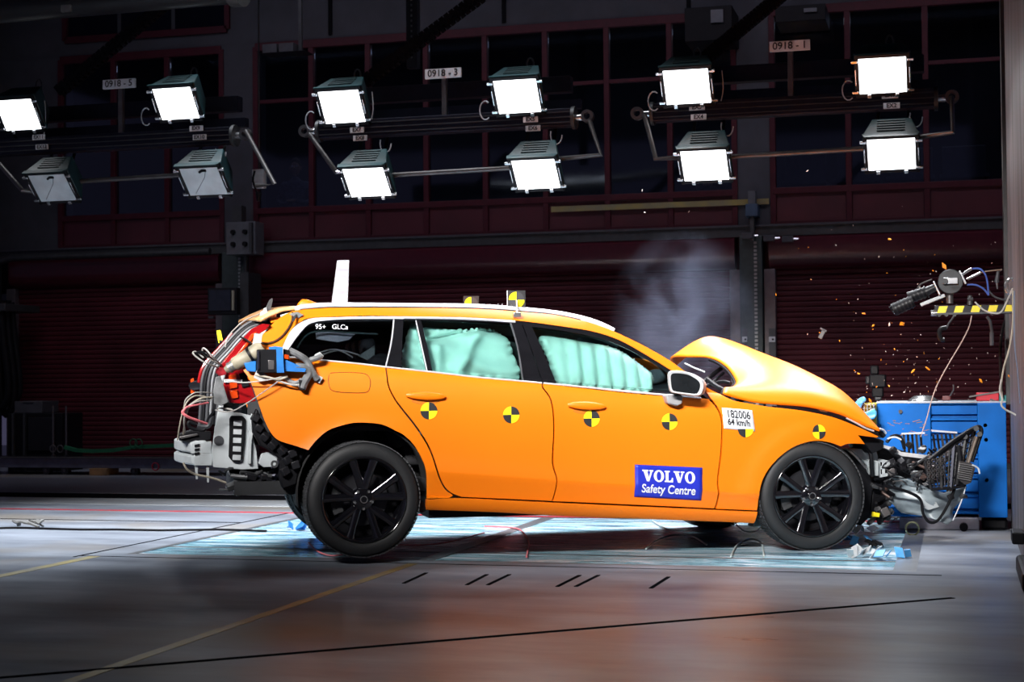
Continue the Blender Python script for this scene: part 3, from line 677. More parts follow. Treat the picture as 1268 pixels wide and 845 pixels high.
def cutpoly(pts, cuts_x=.06, extra=()):
    """pts: (x,z) outline -> bmesh filled and cut along the section levels"""
    from mathutils.geometry import delaunay_2d_cdt
    Q = []
    for p in pts:
        p = Vector(p)
        if not Q or (p-Q[-1]).length > 8e-4: Q.append(p)
    if (Q[0]-Q[-1]).length < 8e-4: Q.pop()
    x0 = min(p.x for p in Q)-.01; x1 = max(p.x for p in Q)+.01; z0 = min(p.y for p in Q)-.01; z1 = max(p.y for p in Q)+.01
    V = list(Q); n = len(Q); E = []
    def line(a, b): E.append((len(V), len(V)+1)); V.append(Vector(a)); V.append(Vector(b))
    k = math.floor(x0/cuts_x)*cuts_x
    while k < x1:
        if k > x0: line((k+1e-4, z0), (k+1e-4, z1))
        k += cuts_x
    L = []
    for i in range(len(PROF)-1):
        m = 2 if PROF[i+1][0]-PROF[i][0] > .045 else 1
        for j in range(m): t = j/m; L.append((PROF[i][0]*(1-t)+PROF[i+1][0]*t, PROF[i][1]*(1-t)+PROF[i+1][1]*t))
    L.append(PROF[-1][:2])
    for a, b in L:
        sl = (b-a)/2.5-PITCH; za, zb = a+sl*x0, a+sl*x1
        if max(za, zb) < z0 or min(za, zb) > z1: continue
        line((x0, za), (x1, zb))
    for z in extra: line((x0, z), (x1, z))
    E += [(i, (i+1) % n) for i in range(n)]
    r = delaunay_2d_cdt(V, E, [], 0, 1e-5)
    def inside(x, y):
        c = False
        for i in range(n):
            a, b = Q[i], Q[i-1]
            if (a.y > y) != (b.y > y) and x < (b.x-a.x)*(y-a.y)/(b.y-a.y)+a.x: c = not c
        return c
    bm = bmesh.new(); vs = [bm.verts.new((p.x, 0, p.y)) for p in r[0]]
    for f in r[2]:
        g = sum((r[0][i] for i in f), Vector((0, 0)))/len(f)
        if not inside(g.x, g.y): continue
        try: bm.faces.new([vs[i] for i in f])
        except ValueError: pass
    for v in [v for v in bm.verts if not v.link_faces]: bm.verts.remove(v)
    return bm
def shrink(P, e):
    n = len(P); A = sum(P[i-1].x*P[i].y-P[i].x*P[i-1].y for i in range(n)); s = 1 if A > 0 else -1; out = []
    for i in range(n):
        a = (P[i]-P[i-1]); b = (P[(i+1) % n]-P[i])
        if a.length < 1e-7 or b.length < 1e-7: out.append(P[i]); continue
        a.normalize(); b.normalize(); nn = Vector((-(a.y+b.y), a.x+b.x))
        if nn.length < 1e-3: out.append(P[i]); continue
        nn.normalize(); out.append(P[i]+nn*s*e)
    return out
def side_panel(name, px, mat, off=0.0, thick=.025, gap=.0022, k=4, parent=None, fn=None, mirror=True, cuts=.06, smooth=32, label=None, xz=False):
    c = curve2(px, k)
    P = [Vector((q.x, q.z)) for q in [SP(p.x, p.y, off) for p in c]] if not xz else [Vector((p.x, p.y)) for p in c]
    if gap: P = shrink(P, gap)
    bm = cutpoly([(p.x, p.y) for p in P], cuts)
    F = fn or (lambda x, z: S(x, z)+off)
    for v in bm.verts: v.co.y = F(v.co.x, v.co.z)
    bmesh.ops.recalc_face_normals(bm, faces=bm.faces[:])
    me = bpy.data.meshes.new(name)
    if thick:
        bv = [e for e in bm.edges if len(e.link_faces) == 1]
        g = bmesh.ops.duplicate(bm, geom=bm.verts[:]+bm.edges[:]+bm.faces[:])
        mp = g['vert_map']
        pairs = [(e.verts[0], e.verts[1], mp[e.verts[0]], mp[e.verts[1]]) for e in bv]
        for v in [x for x in g['geom'] if isinstance(x, bmesh.types.BMVert)]: v.co.y += thick
        for a, b, c_, d in pairs:
            try: bm.faces.new((a, b, d, c_))
            except ValueError: pass
        bmesh.ops.recalc_face_normals(bm, faces=bm.faces[:])
    bm.to_mesh(me); bm.free()
    for p in me.polygons: p.use_smooth = True
    me.set_sharp_from_angle(angle=R(smooth)); me.materials.append(mat)
    o = bpy.data.objects.new(name, me); COL.objects.link(o); o.parent = parent or car
    if label: o['label'] = label
    if mirror:
        m2 = me.copy(); m2.transform(Matrix.Diagonal((1, -1, 1, 1))); m2.flip_normals()
        f = bpy.data.objects.new(name, m2); COL.objects.link(f); f.parent = parent or car; FAR.append(f)
    return o
FAR = []
def side_tube(name, px, r, mat, off=0.0, k=4, n=8, mirror=False, parent=None, label=None):
    P = crom([Vector((a[0], a[1], 0)) for a in px], k); pts = [SP(p.x, p.y, off) for p in P]
    o = MB().tube(pts, r, n).build(name, mat, parent or car)
    if label: o['label'] = label
    if mirror: f = MB().tube([(p.x, -p.y, p.z) for p in pts], r, n).build(name, mat, parent or car)
    return o

M_paint = pm('orange_satin_film', (.86, .19, .0), .46, var=.02, nscale=2, coat=.14, crough=.35, spec=.36)
M_gloss = pm('gloss_black_trim', (.008, .008, .010), .10, coat=.5)
M_trim = pm('bright_trim', (.72, .73, .77), .3, metal=.35)
M_glass = pane_mat('car_side_glass', (.66, .79, .77), .012, .01, 1.35)
M_dglass = pane_mat('car_tinted_glass', (.30, .34, .38), .03, .01)
M_wind = pane_mat('windscreen_glass', (.50, .55, .58), .04, .02)
M_bag = pm('mint_airbag_fabric', (.80, .92, .89), .7, var=.06, nscale=6, bump=.1, bscale=40)
M_int = pm('dark_interior', (.012, .013, .016), .7)
M_seat = pm('dark_seat_fabric', (.03, .03, .034), .75)
M_liner = pm('wheel_arch_liner', (.008, .008, .009), .8)
M_tape = pm('silver_tape', (.26, .27, .28), .4, metal=.4, var=.25, nscale=18)
M_btape = pm('blue_tape', (.01, .17, .55), .5)
M_wcol = pm('white_wire', (.50, .48, .45), .5)
M_pink = pm('pink_wire', (.9, .22, .25), .45)
M_beige = pm('beige_wire', (.50, .45, .36), .5)
M_redl = pm('red_lamp_plastic', (.33, .006, .008), .15, coat=.4)
M_oral = pm('orange_lamp_plastic', (.70, .06, .005), .18, coat=.4)
M_grymet = pm('pale_primer_metal', (.50, .54, .56), .4, var=.1, nscale=6)
M_seal = pm('grey_rubber_seal', (.045, .047, .055), .5)

# ---- outer panels (traced outlines; three-number points are corners)
quarter = [(382, 558, 1), (394.6, 543), (410, 532), (434, 525), (451.4, 524), (473.5, 526.5), (489, 533.6), (500, 539.5), (513, 552.7), (524.4, 573.5), (528, 589), (528.3, 618, 1), (556, 617.5, 1), (561, 613.5), (551.3, 606), (543.3, 590.5),
           (532.3, 558), (515.3, 530), (491.3, 499), (481.3, 480), (479, 467), (477.5, 455, 1), (440, 450.5), (391, 446), (347, 442, 1), (350, 429.5), (362, 407.5), (372, 399, 1), (371, 384, 1), (362, 385, 1), (350, 391),
           (337, 402), (321, 421), (306, 440), (299.6, 455), (307.5, 468), (313.4, 481.6), (320.5, 502), (328, 522.6), (336, 537.6), (345, 546), (360, 551, 1)]
rail_p = [(372, 399, 1), (383, 394.3), (414, 392.4), (462, 391), (520, 392.3), (574.6, 393), (638, 397), (703, 405.5), (735, 411), (766, 421), (798, 438.5), (831, 459), (845, 469), (862, 483, 1), (874, 478, 1), (862, 469), (847.5, 459.5), (829.5, 446.5), (800, 429.5),
          (782, 420.5), (760, 410.2), (742.5, 403.5), (719, 396.6), (687, 390), (645, 386), (615, 383.8), (575, 382), (520, 381.3), (430, 381), (392, 382), (371, 384, 1)]
rdoor = [(478.5, 455.8, 1), (535, 461.5), (590, 468), (647, 472.8), (671.3, 475.2, 1), (672, 481), (682.2, 497), (685.5, 530), (683.8, 573), (689.3, 596), (683.6, 621, 1), (640, 619), (572, 616, 1), (561, 612), (552, 605), (544.3, 590), (533.3, 557), (516.3, 529), (492.3, 498.5), (482.3, 480), (480, 467)]
fdoor = [(672.3, 475.2, 1), (720, 480.5), (780, 487), (833, 491), (868, 493), (877.5, 494, 1), (887.5, 506), (892.5, 518), (893.6, 532), (892, 563), (888, 596), (889.4, 612), (885, 630.3, 1), (780, 625.5), (684.6, 621.2, 1), (690, 596), (685, 573), (686.5, 530), (683.3, 497), (673.2, 481)]
fender = [(871, 477, 1), (880, 482.5), (893, 488.5), (909, 496), (935.6, 500.8), (951.5, 503.5), (991, 508), (1030, 516), (1062, 528.3), (1088, 540.5, 1), (1086, 542.5, 1), (1062.7, 539.3, 1), (1071.4, 550.5, 1), (1051, 550), (1041.5, 553.5, 1), (1027, 548.3), (1008, 546.6), (986, 552.5), (967, 565), (951, 583), (942, 603), (938, 632.6, 1),
          (886.7, 630.6, 1), (890.6, 612), (889.2, 596), (893.2, 563), (894.8, 532), (893.8, 518), (888.7, 505), (878.8, 492, 1)]
sill = [(528.3, 619, 1), (572, 617.3), (684, 622.6), (886, 631.8), (938, 634, 1), (933.5, 648.5, 1), (901, 647), (790.7, 643), (700, 639.8), (611, 634.8), (528, 632, 1)]
qp = side_panel('rear_quarter_panel', quarter, M_paint); rp = side_panel('roof_side_rail', rail_p, M_paint, gap=.001)
rd = side_panel('rear_door', rdoor, M_paint); fd = side_panel('front_door', fdoor, M_paint)
fe = side_panel('front_fender', fender, M_paint); sl = side_panel('sill', sill, M_paint, gap=.0012, thick=.06)
# crumple the far front fender back against the barrier
for f in FAR:
    if f.name.startswith('front_fender'):
        for v in f.data.vertices:
            if v.co.x > 2.75: t = v.co.x-2.75; v.co.x = 2.75+t*.55; v.co.z += .05*math.sin(t*14); v.co.y -= .12*t+.03*math.sin(t*20)

# ---- glasshouse
g_q = [(357, 433), (371, 412.5), (386, 400), (414, 396.6), (487, 395.8, 1), (477.6, 453.3, 1), (440, 449.5), (391, 444.5), (353, 440.5, 1)]
g_s = [(499, 396.5, 1), (515, 397, 1), (529, 459.5, 1), (496, 456, 1)]
g_r = [(521, 397.2, 1), (575, 397.5), (632.5, 400.2, 1), (641, 430), (647, 471.2, 1), (590, 466.5), (535.5, 460.3, 1)]
g_f = [(657, 403.5, 1), (703, 409), (735, 415), (766, 425.5), (798, 442), (829, 462, 1), (834, 487, 1), (780, 483.5), (720, 477.8), (689.5, 474, 1)]
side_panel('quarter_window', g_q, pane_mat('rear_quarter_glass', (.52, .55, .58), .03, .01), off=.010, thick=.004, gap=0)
side_panel('rear_door_window', g_s, M_glass, off=.010, thick=.004, gap=0)
side_panel('rear_door_window', g_r, M_glass, off=.010, thick=.004, gap=0)
side_panel('front_door_window', g_f, M_glass, off=.010, thick=.004, gap=0)
side_panel('pillar_trim', [(487, 395.8, 1), (499.5, 396, 1), (496.5, 455.6, 1), (477.8, 453.8, 1)], M_gloss, off=.006, gap=.0005)
side_panel('pillar_trim', [(632.5, 398.5, 1), (645.5, 400, 1), (672.3, 474, 1), (647, 471.8, 1), (641, 430)], M_gloss, off=.004, gap=.001)
side_panel('pillar_trim', [(646.3, 400, 1), (657.5, 402, 1), (689.5, 474.3, 1), (672.8, 474, 1)], M_gloss, off=.004, gap=.001)
side_panel('window_divider', [(514, 396.5, 1), (521.5, 396.8, 1), (536, 460.6, 1), (528, 459.8, 1)], M_gloss, off=.003, gap=0, thick=.02)
side_panel('window_frame', [(499, 392.8, 1), (575, 393.5), (638, 397.5), (703, 406), (735, 411.5), (766, 421.5), (798, 439), (831, 459.5), (845, 470), (866, 492, 1), (833, 490, 1), (829, 462, 1), (798, 443.5), (766, 427.5), (735, 417), (703, 410.8), (657, 404.5), (632, 400.5), (575, 398), (499, 397, 1)], M_gloss, off=.006, gap=.0005)
# chrome lines
side_panel('chrome_trim', [(347, 441, 1), (350, 429.5), (362, 407.5), (383, 395), (414.6, 392.9), (462, 391.8), (500, 391.9, 1), (500, 395.2, 1), (462, 395), (414.6, 396.2), (386, 400.2), (372, 412), (357.8, 432), (354.5, 441, 1)], M_trim, off=-.004, gap=0, thick=.012)
side_tube('chrome_trim', [(500, 393.6), (575, 394.8), (638, 398.5)], .008, M_trim, off=.001)
side_tube('chrome_trim', [(347, 441.5), (391, 445.7), (440, 450.2), (478, 454.7), (535, 460.9), (590, 467.3), (647, 472.3), (671, 474.6)], .0055, M_trim, off=-.003)
side_tube('chrome_trim', [(673, 474.8), (720, 479.3), (780, 485.5), (826, 489.3), (868, 493)], .0055, M_trim, off=-.003)
side_tube('chrome_trim', [(487.8, 396), (484.5, 425), (477.7, 454)], .005, M_trim, off=.002)
side_tube('chrome_trim', [(515, 397), (528.8, 459.5)], .004, M_trim, off=.001)
side_tube('window_seal', [(632.5, 400.5), (641, 430), (647.5, 471)], .006, M_seal, off=.002)
side_tube('roof_rail', [(366, 383.5), (378, 380.5), (407, 378.9), (462, 378.9), (520, 379.4), (574.6, 380), (615, 381.8), (645, 384.2), (687, 388.3), (719, 394.5), (742.5, 402), (760, 410.5)], .020, M_trim, off=.035, mirror=True, n=12)
side_tube('roof_rail_seal', [(372, 384.3), (407, 381.6), (462, 381.2), (520, 381.6), (574.6, 382.2), (615, 384), (645, 386.3), (687, 390.4), (719, 397)], .007, M_black, off=.012)
# door handles, fuel flap
for (x0, x1, y0, sl_) in ((502, 552, 489.5, .04), (702, 750, 501.5, .05)):
    m = MB(); p0, p1 = SP(x0, y0), SP(x1, y0+(x1-x0)*sl_)
    def hf(u, v, p0=p0, p1=p1):
        x = p0.x+(p1.x-p0.x)*u; zc = p0.z+(p1.z-p0.z)*u; hh = .026*math.sin(PI*min(1, max(.02, u)))**.45; a = v*2*PI
        z = zc+hh*math.cos(a); return Vector((x, S(x, z)-.012-.016*math.sin(a)*math.sin(PI*u)**.5 - .006, z))
    h_ = m.grid(hf, 16, 14).build('door_handle', M_paint, rd if x0 < 600 else fd)
    c = (p0+p1)/2; q = MB()
    def cf(u, v, c=c): x = c.x+(u-.5)*.17; z = c.z-.030+(v-.5)*.045*math.sin(PI*min(.98, max(.02, u)))**.5; return Vector((x, S(x, z)-.0015, z))
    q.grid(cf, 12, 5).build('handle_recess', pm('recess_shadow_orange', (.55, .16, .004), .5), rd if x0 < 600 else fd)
fl_ = [(410, 462), (432, 461.3), (452, 463.2), (458.3, 470), (458, 480), (453, 486.3), (432, 486.6), (413, 484.6), (407.5, 478), (407, 466.5)]
side_tube('fuel_flap_gap', fl_+[fl_[0]], .0022, pm('gap_brown', (.10, .03, .003), .7), off=0.0, n=6)
side_panel('fuel_flap', fl_, M_paint, off=-.0025, gap=.003, thick=.006, mirror=False)
# black lower window corner by the mirror
# ---- stickers
M_tyl = pm('target_yellow', (.92, .74, .01), .45, var=.03); M_tbk = pm('target_black', (.022, .022, .025), .5)
def patch(name, fn, nu, nv, mat, parent, **k): return MB().grid(fn, nu, nv).build(name, mat, parent, **k)
def target(px, py, r, par, rot=0.0, off=-.003, half=False, label=None):
    c = SP(px, py); root = None
    for i in range(4):
        if half and i in (0, 1): continue
        a0 = rot+i*PI/2
        def fn(u, v, a0=a0):
            a = a0+u*PI/2; x = c.x+r*v*math.cos(a); z = c.z+r*v*math.sin(a); return Vector((x, S(x, z)+off, z))
        m = M_tbk if i in (0, 2) else M_tyl
        o = MB().grid(fn, 10, 4).build('target_quadrant' if root else 'target_sticker', m, par)
        if root is None: root = o; 
        if label and o is root: o['label'] = label
    return root
for (x_, y_, pr_, rt_, nm) in ((531, 509, rd, 0, 0), (633, 514, rd, 0, 0), (732.5, 518.5, fd, 0, 0), (829, 522.5, fd, 0, 0)):
    target(x_, y_, .052, pr_, rt_)
target(1014, 535, .046, fe, R(92), -.004)
def quad_fn(c4, off):
    P = [SP(x, y) for x, y in c4]                            # TL TR BR BL
    def fn(u, v):
        a = P[0].lerp(P[1], u); b = P[3].lerp(P[2], u); p = b.lerp(a, v); return Vector((p.x, S(p.x, p.z)+off, p.z))
    return fn
f_lab = quad_fn(((893.5, 505), (931, 508.3), (934.8, 534.5), (896, 530.8)), -.004)
lab = patch('number_plate_sticker', f_lab, 10, 8, M_white, fe, solid=.0006)
lab['label'] = 'white sticker reading 182006 and 64 km/h'
target(923, 531.5, .052, fe, R(0), -.0055, half=True)
f_vol = quad_fn(((786, 575.5), (869.5, 579.3), (868, 620), (785, 615.5)), -.004)
vol = patch('sponsor_sticker', f_vol, 16, 12, pm('royal_blue_film', (.016, .028, .46), .4, var=.03), fd, solid=.0006)
vol['label'] = 'blue rectangular sticker with white lettering'
def wrap_text(txt, size, name, mat, par, fn, u, v, W, H, bold=.001, sx=1.0, lift=.0022):
    o = text_mesh(txt, size, name, mat, par, Matrix.Identity(4), bold=bold, ext=0, sx=sx)
    for vt in o.data.vertices:
        p = fn(u+vt.co.x/W, v+vt.co.y/H); vt.co = Vector((p.x, p.y-lift, p.z))
    return o
Wl = (SP(931, 508.3)-SP(893.5, 505)).length; Hl = (SP(893.5, 505)-SP(896, 530.8)).length
wrap_text('182006', .068, 'lettering', M_ink, lab, f_lab, .51, .72, Wl, Hl, bold=.0010, sx=.78, lift=.005)
wrap_text('64 km/h', .056, 'lettering', M_ink, lab, f_lab, .50, .34, Wl, Hl, bold=.0014, sx=.80, lift=.005)
Wv = (SP(869.5, 579.3)-SP(786, 575.5)).length; Hv = (SP(786, 575.5)-SP(785, 615.5)).length
M_wh2 = pm('white_print', (.85, .86, .9), .5, var=.02)
wrap_text('Safety Centre', .074, 'lettering', M_wh2, vol, f_vol, .50, .27, Wv, Hv, bold=.0014, sx=.86)
# slab-serif capitals drawn as outlines (unit height)
def glyph(ch):
    if ch == 'V': return 1.12, [[(0, 1), (.62, 1), (.62, .88), (.50, .88), (.68, .36), (.84, .88), (.72, .88), (.72, 1), (1.12, 1), (1.12, .88), (1.02, .88), (.70, 0), (.46, 0), (.12, .88), (0, .88)]]
    if ch == 'L': return .86, [[(0, 1), (.54, 1), (.54, .88), (.40, .88), (.40, .13), (.58, .13), (.72, .26), (.74, .40), (.86, .40), (.86, 0), (0, 0), (0, .12), (.12, .12), (.12, .88), (0, .88)]]
    n = 24; out = []
    for i in range(n):
        a, b = 2*PI*i/n, 2*PI*(i+1)/n
        out.append([(.52+.52*math.cos(a), .5+.53*math.sin(a)), (.52+.52*math.cos(b), .5+.53*math.sin(b)), (.52+.23*math.cos(b), .5+.40*math.sin(b)), (.52+.23*math.cos(a), .5+.40*math.sin(a))])
    return 1.04, out
tot = sum(glyph(c)[0] for c in 'VOLVO')+.05*4; hh = .070; xx = -tot/2
for c in 'VOLVO':
    gw, polys = glyph(c); m = MB()
    for pl in polys:
        P = [f_vol(.5+(xx+q[0])*hh*.92/Wv, .62+(q[1]-.5)*hh/Hv+.06) + Vector((0, -.0012, 0)) for q in pl]
        tr = tessellate_polygon([[Vector((q[0], q[1], 0)) for q in pl]]); m.add(P, [tuple(t) for t in tr])
    m.build('letter', M_wh2, vol, smooth=0); xx += gw+.05
# ---- hood (rows run along the car, columns across from the near edge)
H = [  # (y, [(px,py)...] rear to front)
 (-.80, [(895, 488), (930, 497.5), (958, 500.5), (1000, 504), (1040, 513), (1064, 524), (1089, 534)]),
 (-.74, [(897, 482), (935, 483.5), (960, 484.5), (1000, 488), (1040, 499), (1062, 511), (1086, 531)]),
 (-.55, [(906, 482), (938, 474), (965, 470), (1000, 474), (1038, 488), (1060, 504), (1084, 529)]),
 (-.34, [(912, 474), (938, 460), (965, 457), (996, 464), (1034, 481), (1057, 500), (1082, 528)]),
 (-.10, [(900, 456), (925, 446), (955, 446), (986, 456), (1024, 476), (1050, 497), (1078, 526)]),
 (.15, [(880, 444.5), (905, 435), (935, 437), (970, 450), (1008, 470), (1040, 494), (1072, 523)]),
 (.42, [(852, 443), (880, 427), (915, 430), (950, 442), (990, 464), (1024, 488), (1060, 517)]),
 (.62, [(832, 444), (862, 424), (885, 419), (920, 431), (955, 447), (990, 470), (1040, 508)]),
 (.80, [(834, 456), (858, 437), (880, 430), (905, 438), (935, 454), (970, 478), (1020, 512)])]
rows = [[lray(px, py, y) for px, py in L_] for y, L_ in H]
rows2 = [crom(r_, 5) for r_ in rows]
cols2 = [crom([rows2[j][i] for j in range(len(rows2))], 4) for i in range(len(rows2[0]))]
m = MB(); ni, nj = len(cols2), len(cols2[0])
m.add([p for c in cols2 for p in c], [(i*nj+j, i*nj+j+1, (i+1)*nj+j+1, (i+1)*nj+j) for i in range(ni-1) for j in range(nj-1)])
hood = m.build('hood', M_paint, car, smooth=60); sm = hood.modifiers.new('s', 'SOLIDIFY'); sm.thickness = .012; sm.offset = 1
hood['label'] = 'buckled hood bent up at the rear edge'
MB().tube([c[0]+Vector((-.006, 0, -.008)) for c in [rows2[0:1][0]]+[[p] for p in [q for q in cols2[0]]]][1:22], .011, 8).build('hood_rear_seal', M_black, hood)
# rolled near edge of the hood
MB().tube([p+Vector((0, .004, .004)) for p in rows2[0]], .008, 8).build('hood_edge', M_paint, hood)
MB().tube([p+Vector((0, .02, -.022)) for p in rows2[0][10:]], .010, 8).build('hood_seal', M_black, hood)
for (i, j) in ((9, 12), (14, 12)):
    c = cols2[i][j]; nrm = (cols2[i+1][j]-cols2[i-1][j]).cross(cols2[i][j+1]-cols2[i][j-1]).normalized(); nrm = nrm if nrm.z > 0 else -nrm
    tx = nrm.cross(Vector((0, 1, 0))).normalized(); ty = nrm.cross(tx)
    for q in range(4):
        m = MB(); pts = [c+nrm*.006] + [c+nrm*.006+tx*.045*math.cos((q+k/5)*PI/2)+ty*.045*math.sin((q+k/5)*PI/2) for k in range(6)]
        m.add(pts, [(0, k, k+1) for k in range(1, 6)]); m.build('target_quadrant', M_tbk if q % 2 else M_tyl, hood, smooth=0)
# ---- windscreen, roof, far pillar closing strips, cowl
wt = [(y, lray(px, py, y)) for y, px, py in ((-.60, 760, 413), (.0, 745, 414), (.60, 722, 418))]
def wind(u, v):
    y = (-.60+1.2*u)*(1-v)+(-.74+1.48*u)*v; bow = math.sin(PI*u)
    a = Vector((1.60+.10*bow, y, 1.425)); b = Vector((2.22+.16*bow, y, 1.015-.0*bow))
    p = a.lerp(b, v); p.z += .03*math.sin(PI*v); p.y = y; return p
MB().grid(wind, 16, 10).build('windscreen', M_wind, car)
for (u0, v0, u1, v1) in ((.16, .98, .42, .70), (.5, .98, .72, .78)):
    pts = [wind(u0+(u1-u0)*k/6, v0+(v1-v0)*k/6)+Vector((.02, 0, .02)) for k in range(7)]
    wp = MB().tube(pts, .009, 6).build('wiper', M_black, car)
    pts = [wind(u0-.04+(u1-u0)*k/6*1.4, v0-.10+(v1-v0)*k/6*.4)+Vector((.02, 0, .012)) for k in range(7)]; MB().tube(pts, .006, 6).build('blade', M_black, wp)
for pts_, r_ in (([(868, 476, .1), (884, 463, .2), (899, 452, .3)], .016), ([(872, 480, -.1), (884, 472, .0), (896, 462, .1)], .010), ([(876, 470, -.3), (888, 479, -.45), (898, 484, -.6)], .016)):
    MB().tube([lray(*q) for q in pts_], r_, 8, sub=3).build('hood_hinge', M_black, car)
MB().tube([lray(*q) for q in ((848, 450, .2), (858, 455, .15), (873, 461, .1))], .006, 6).build('washer_pipe', M_grymet, car)
MB().tube([lray(*q) for q in ((880, 477, -.2), (888, 474, -.3), (897, 473, -.4), (905, 475, -.5))], .012, 8, sub=3).build('cowl_seal', M_black, car)
MB().grid(lambda u, v: Vector((2.20+.30*v+.12*math.sin(PI*u), -.74+1.48*u, 1.00-.04*v-.05*math.sin(PI*v))), 12, 4).build('cowl', M_black, car, solid=.01)
def roof(u, v):
    x = -.52+2.16*u; y = -.60+1.20*v; e = 1.555-.05*x*0
    zt = [(-.52, 1.50), (-.3, 1.545), (0, 1.565), (.5, 1.555), (1.0, 1.525), (1.35, 1.475), (1.64, 1.425)]
    for k in range(len(zt)-1):
        if zt[k][0] <= x <= zt[k+1][0]+1e-6: t = (x-zt[k][0])/(zt[k+1][0]-zt[k][0]); e = zt[k][1]*(1-t)+zt[k+1][1]*t
    return Vector((x, y, e+.028*(1-(2*v-1)**2)-.028))
MB().grid(roof, 24, 12).build('roof', M_paint, car, solid=.012)
MB().grid(lambda u, v: roof(u*.97, v*1.06-.03)+Vector((0, 0, -.045)), 24, 6).build('headliner', M_int, car, solid=.01)
MB().boxb((-.3, .60, 1.36), (1.45, .655, 1.50)).build('headliner', M_int, car)
# tail of the roof that drops to the torn tailgate opening
tl = [(366, 384), (350, 390), (337, 401.5), (327, 414)]
m = MB(); near = [lray(x_, y_, -.62) for x_, y_ in ((371, 381), (350, 384), (335, 390), (322, 397))]; far_ = [Vector((p.x-.06, .62, p.z+.0)) for p in near]
m.grid(lambda u, v: (lambda A, B: A.lerp(B, v)+Vector((-.06*math.sin(PI*v), 0, .02*math.sin(PI*v))))(*[(lambda P, f: P[min(2, int(f))].lerp(P[min(2, int(f))+1], f-min(2, int(f))))(P, u*3) for P in (near, far_)]), 9, 10)
rs = m.build('rear_spoiler', pm('orange_with_highlight', (.93, .50, .22), .3, coat=.5), car, solid=.02)  # strong highlight on the roof tail painted in as a paler orange
fin = side_panel('spoiler_fin', [(321, 421), (337, 402), (350, 391.5), (362, 385.5, 1), (361, 398), (352, 412), (341, 421), (328, 425)], M_paint, off=-.012, gap=0, thick=.02, mirror=False)
side_tube('fin_seal', [(362, 387), (361, 399), (352, 413.5), (341, 422.5), (328, 426), (321, 423)], .007, pm('brown_seal', (.06, .02, .005), .6), off=-.010)
# shark fin aerial and blade on the roof
a = lray(385, 380, -.25)
m = MB(); 
def sf(u, v):
    A = lray(366, 381.5, -.25); B = lray(404, 379, -.25); x = A.x+(B.x-A.x)*u; h_ = .062*(min(1, u*5)**.5)*(1-max(0, u-.35)/.65)**.8 if u < 1 else 0
    t = v*PI; return Vector((x, -.25-.03*math.cos(t)*(1-abs(u-.5)), A.z+(B.z-A.z)*u-.01+h_*math.sin(t)))
m.grid(sf, 14, 10).build('roof_aerial', M_paint, car)
P = [lray(x_, y_, -.45) for x_, y_ in ((410, 380), (417.5, 322.5), (432.5, 322), (430.5, 380))]
o = MB().prism(P, (0, .012, 0)).build('roof_blade', pm('brushed_plate', (.40, .40, .44), .5, metal=.2, var=.1, stretch=(1, 1, 6)), car, smooth=0, bevel=.002); o['label'] = 'tapered pale metal fin'
# roof targets on square plates
def plate_target(px, py, rr, y, par, lab_):
    c = lray(px, py, y); o = MB().box(c+Vector((0, .006, 0)), (rr*2.3, .006, rr*2.3)).build('target_plate', M_tbk, car, smooth=0); o['label'] = lab_
    for q in (1, 3):
        m = MB(); m.add([c+Vector((0, -.001, 0))]+[c+Vector((rr*math.cos((q+k/8)*PI/2), -.001, rr*math.sin((q+k/8)*PI/2))) for k in range(9)], [(0, k, k+1) for k in range(1, 9)]); m.build('target_quadrant', M_tyl, o, smooth=0)
    for q in (0, 2):
        m = MB(); m.add([c+Vector((0, -.001, 0))]+[c+Vector((rr*math.cos((q+k/8)*PI/2), -.001, rr*math.sin((q+k/8)*PI/2))) for k in range(9)], [(0, k, k+1) for k in range(1, 9)]); m.build('target_quadrant', pm('target_grey', (.05, .05, .055), .5), o, smooth=0)
    return c, o
c, o = plate_target(639.5, 371.5, .052, -.55, car, 'square roof target plate near the front door')
MB().bar(c+Vector((-.06, 0, -.06)), c+Vector((-.06, 0, .06)), .006, .01).build('edge', M_trim, o, smooth=0)
b = lray(640, 390, -.68)
MB().box(b, (.05, .03, .03)).build('clamp', M_chr, o, bevel=.004); MB().cyl(b+Vector((0, 0, 0)), c, .006, n=8).build('stem', M_chr, o)
MB().bar(c+Vector((-.11, 0, -.06)), c+Vector((-.03, 0, -.035)), .012, .012).build('clamp', M_chr, o)
plate_target(583.5, 376.5, .048, .35, car, 'roof target plate on the far side of the roof')
for x_ in (508, 590, 600, 607, 617, 622):
    p = lray(x_, 379.5, -.55); MB().cyl(p, p+Vector((0, 0, .016)), .004, n=8).build('roof_stud', M_chr, car)

# ---- door mirror
mo = [(827, 462), (834, 459), (852, 461), (866, 468), (872, 475), (871.5, 483.6), (866.5, 490.5), (850, 489.5), (836, 487.5), (829.5, 485), (827, 474)]
c2 = curve2(mo, 4); pts = [lray(p.x, p.y, -1.06) for p in c2]; cc = sum(pts, Vector())/len(pts)
m = MB(); rings = []
for k, (sc, dy_, dx_) in enumerate(((.93, -.0, 0), (1.0, .012, 0), (1.0, .045, .0), (.93, .09, .02), (.75, .13, .035), (.4, .15, .045), (.02, .155, .05))):
    rings.append([cc+(p-cc)*sc+Vector((dx_+dy_*.35, dy_, 0)) for p in pts])
n_ = len(pts)
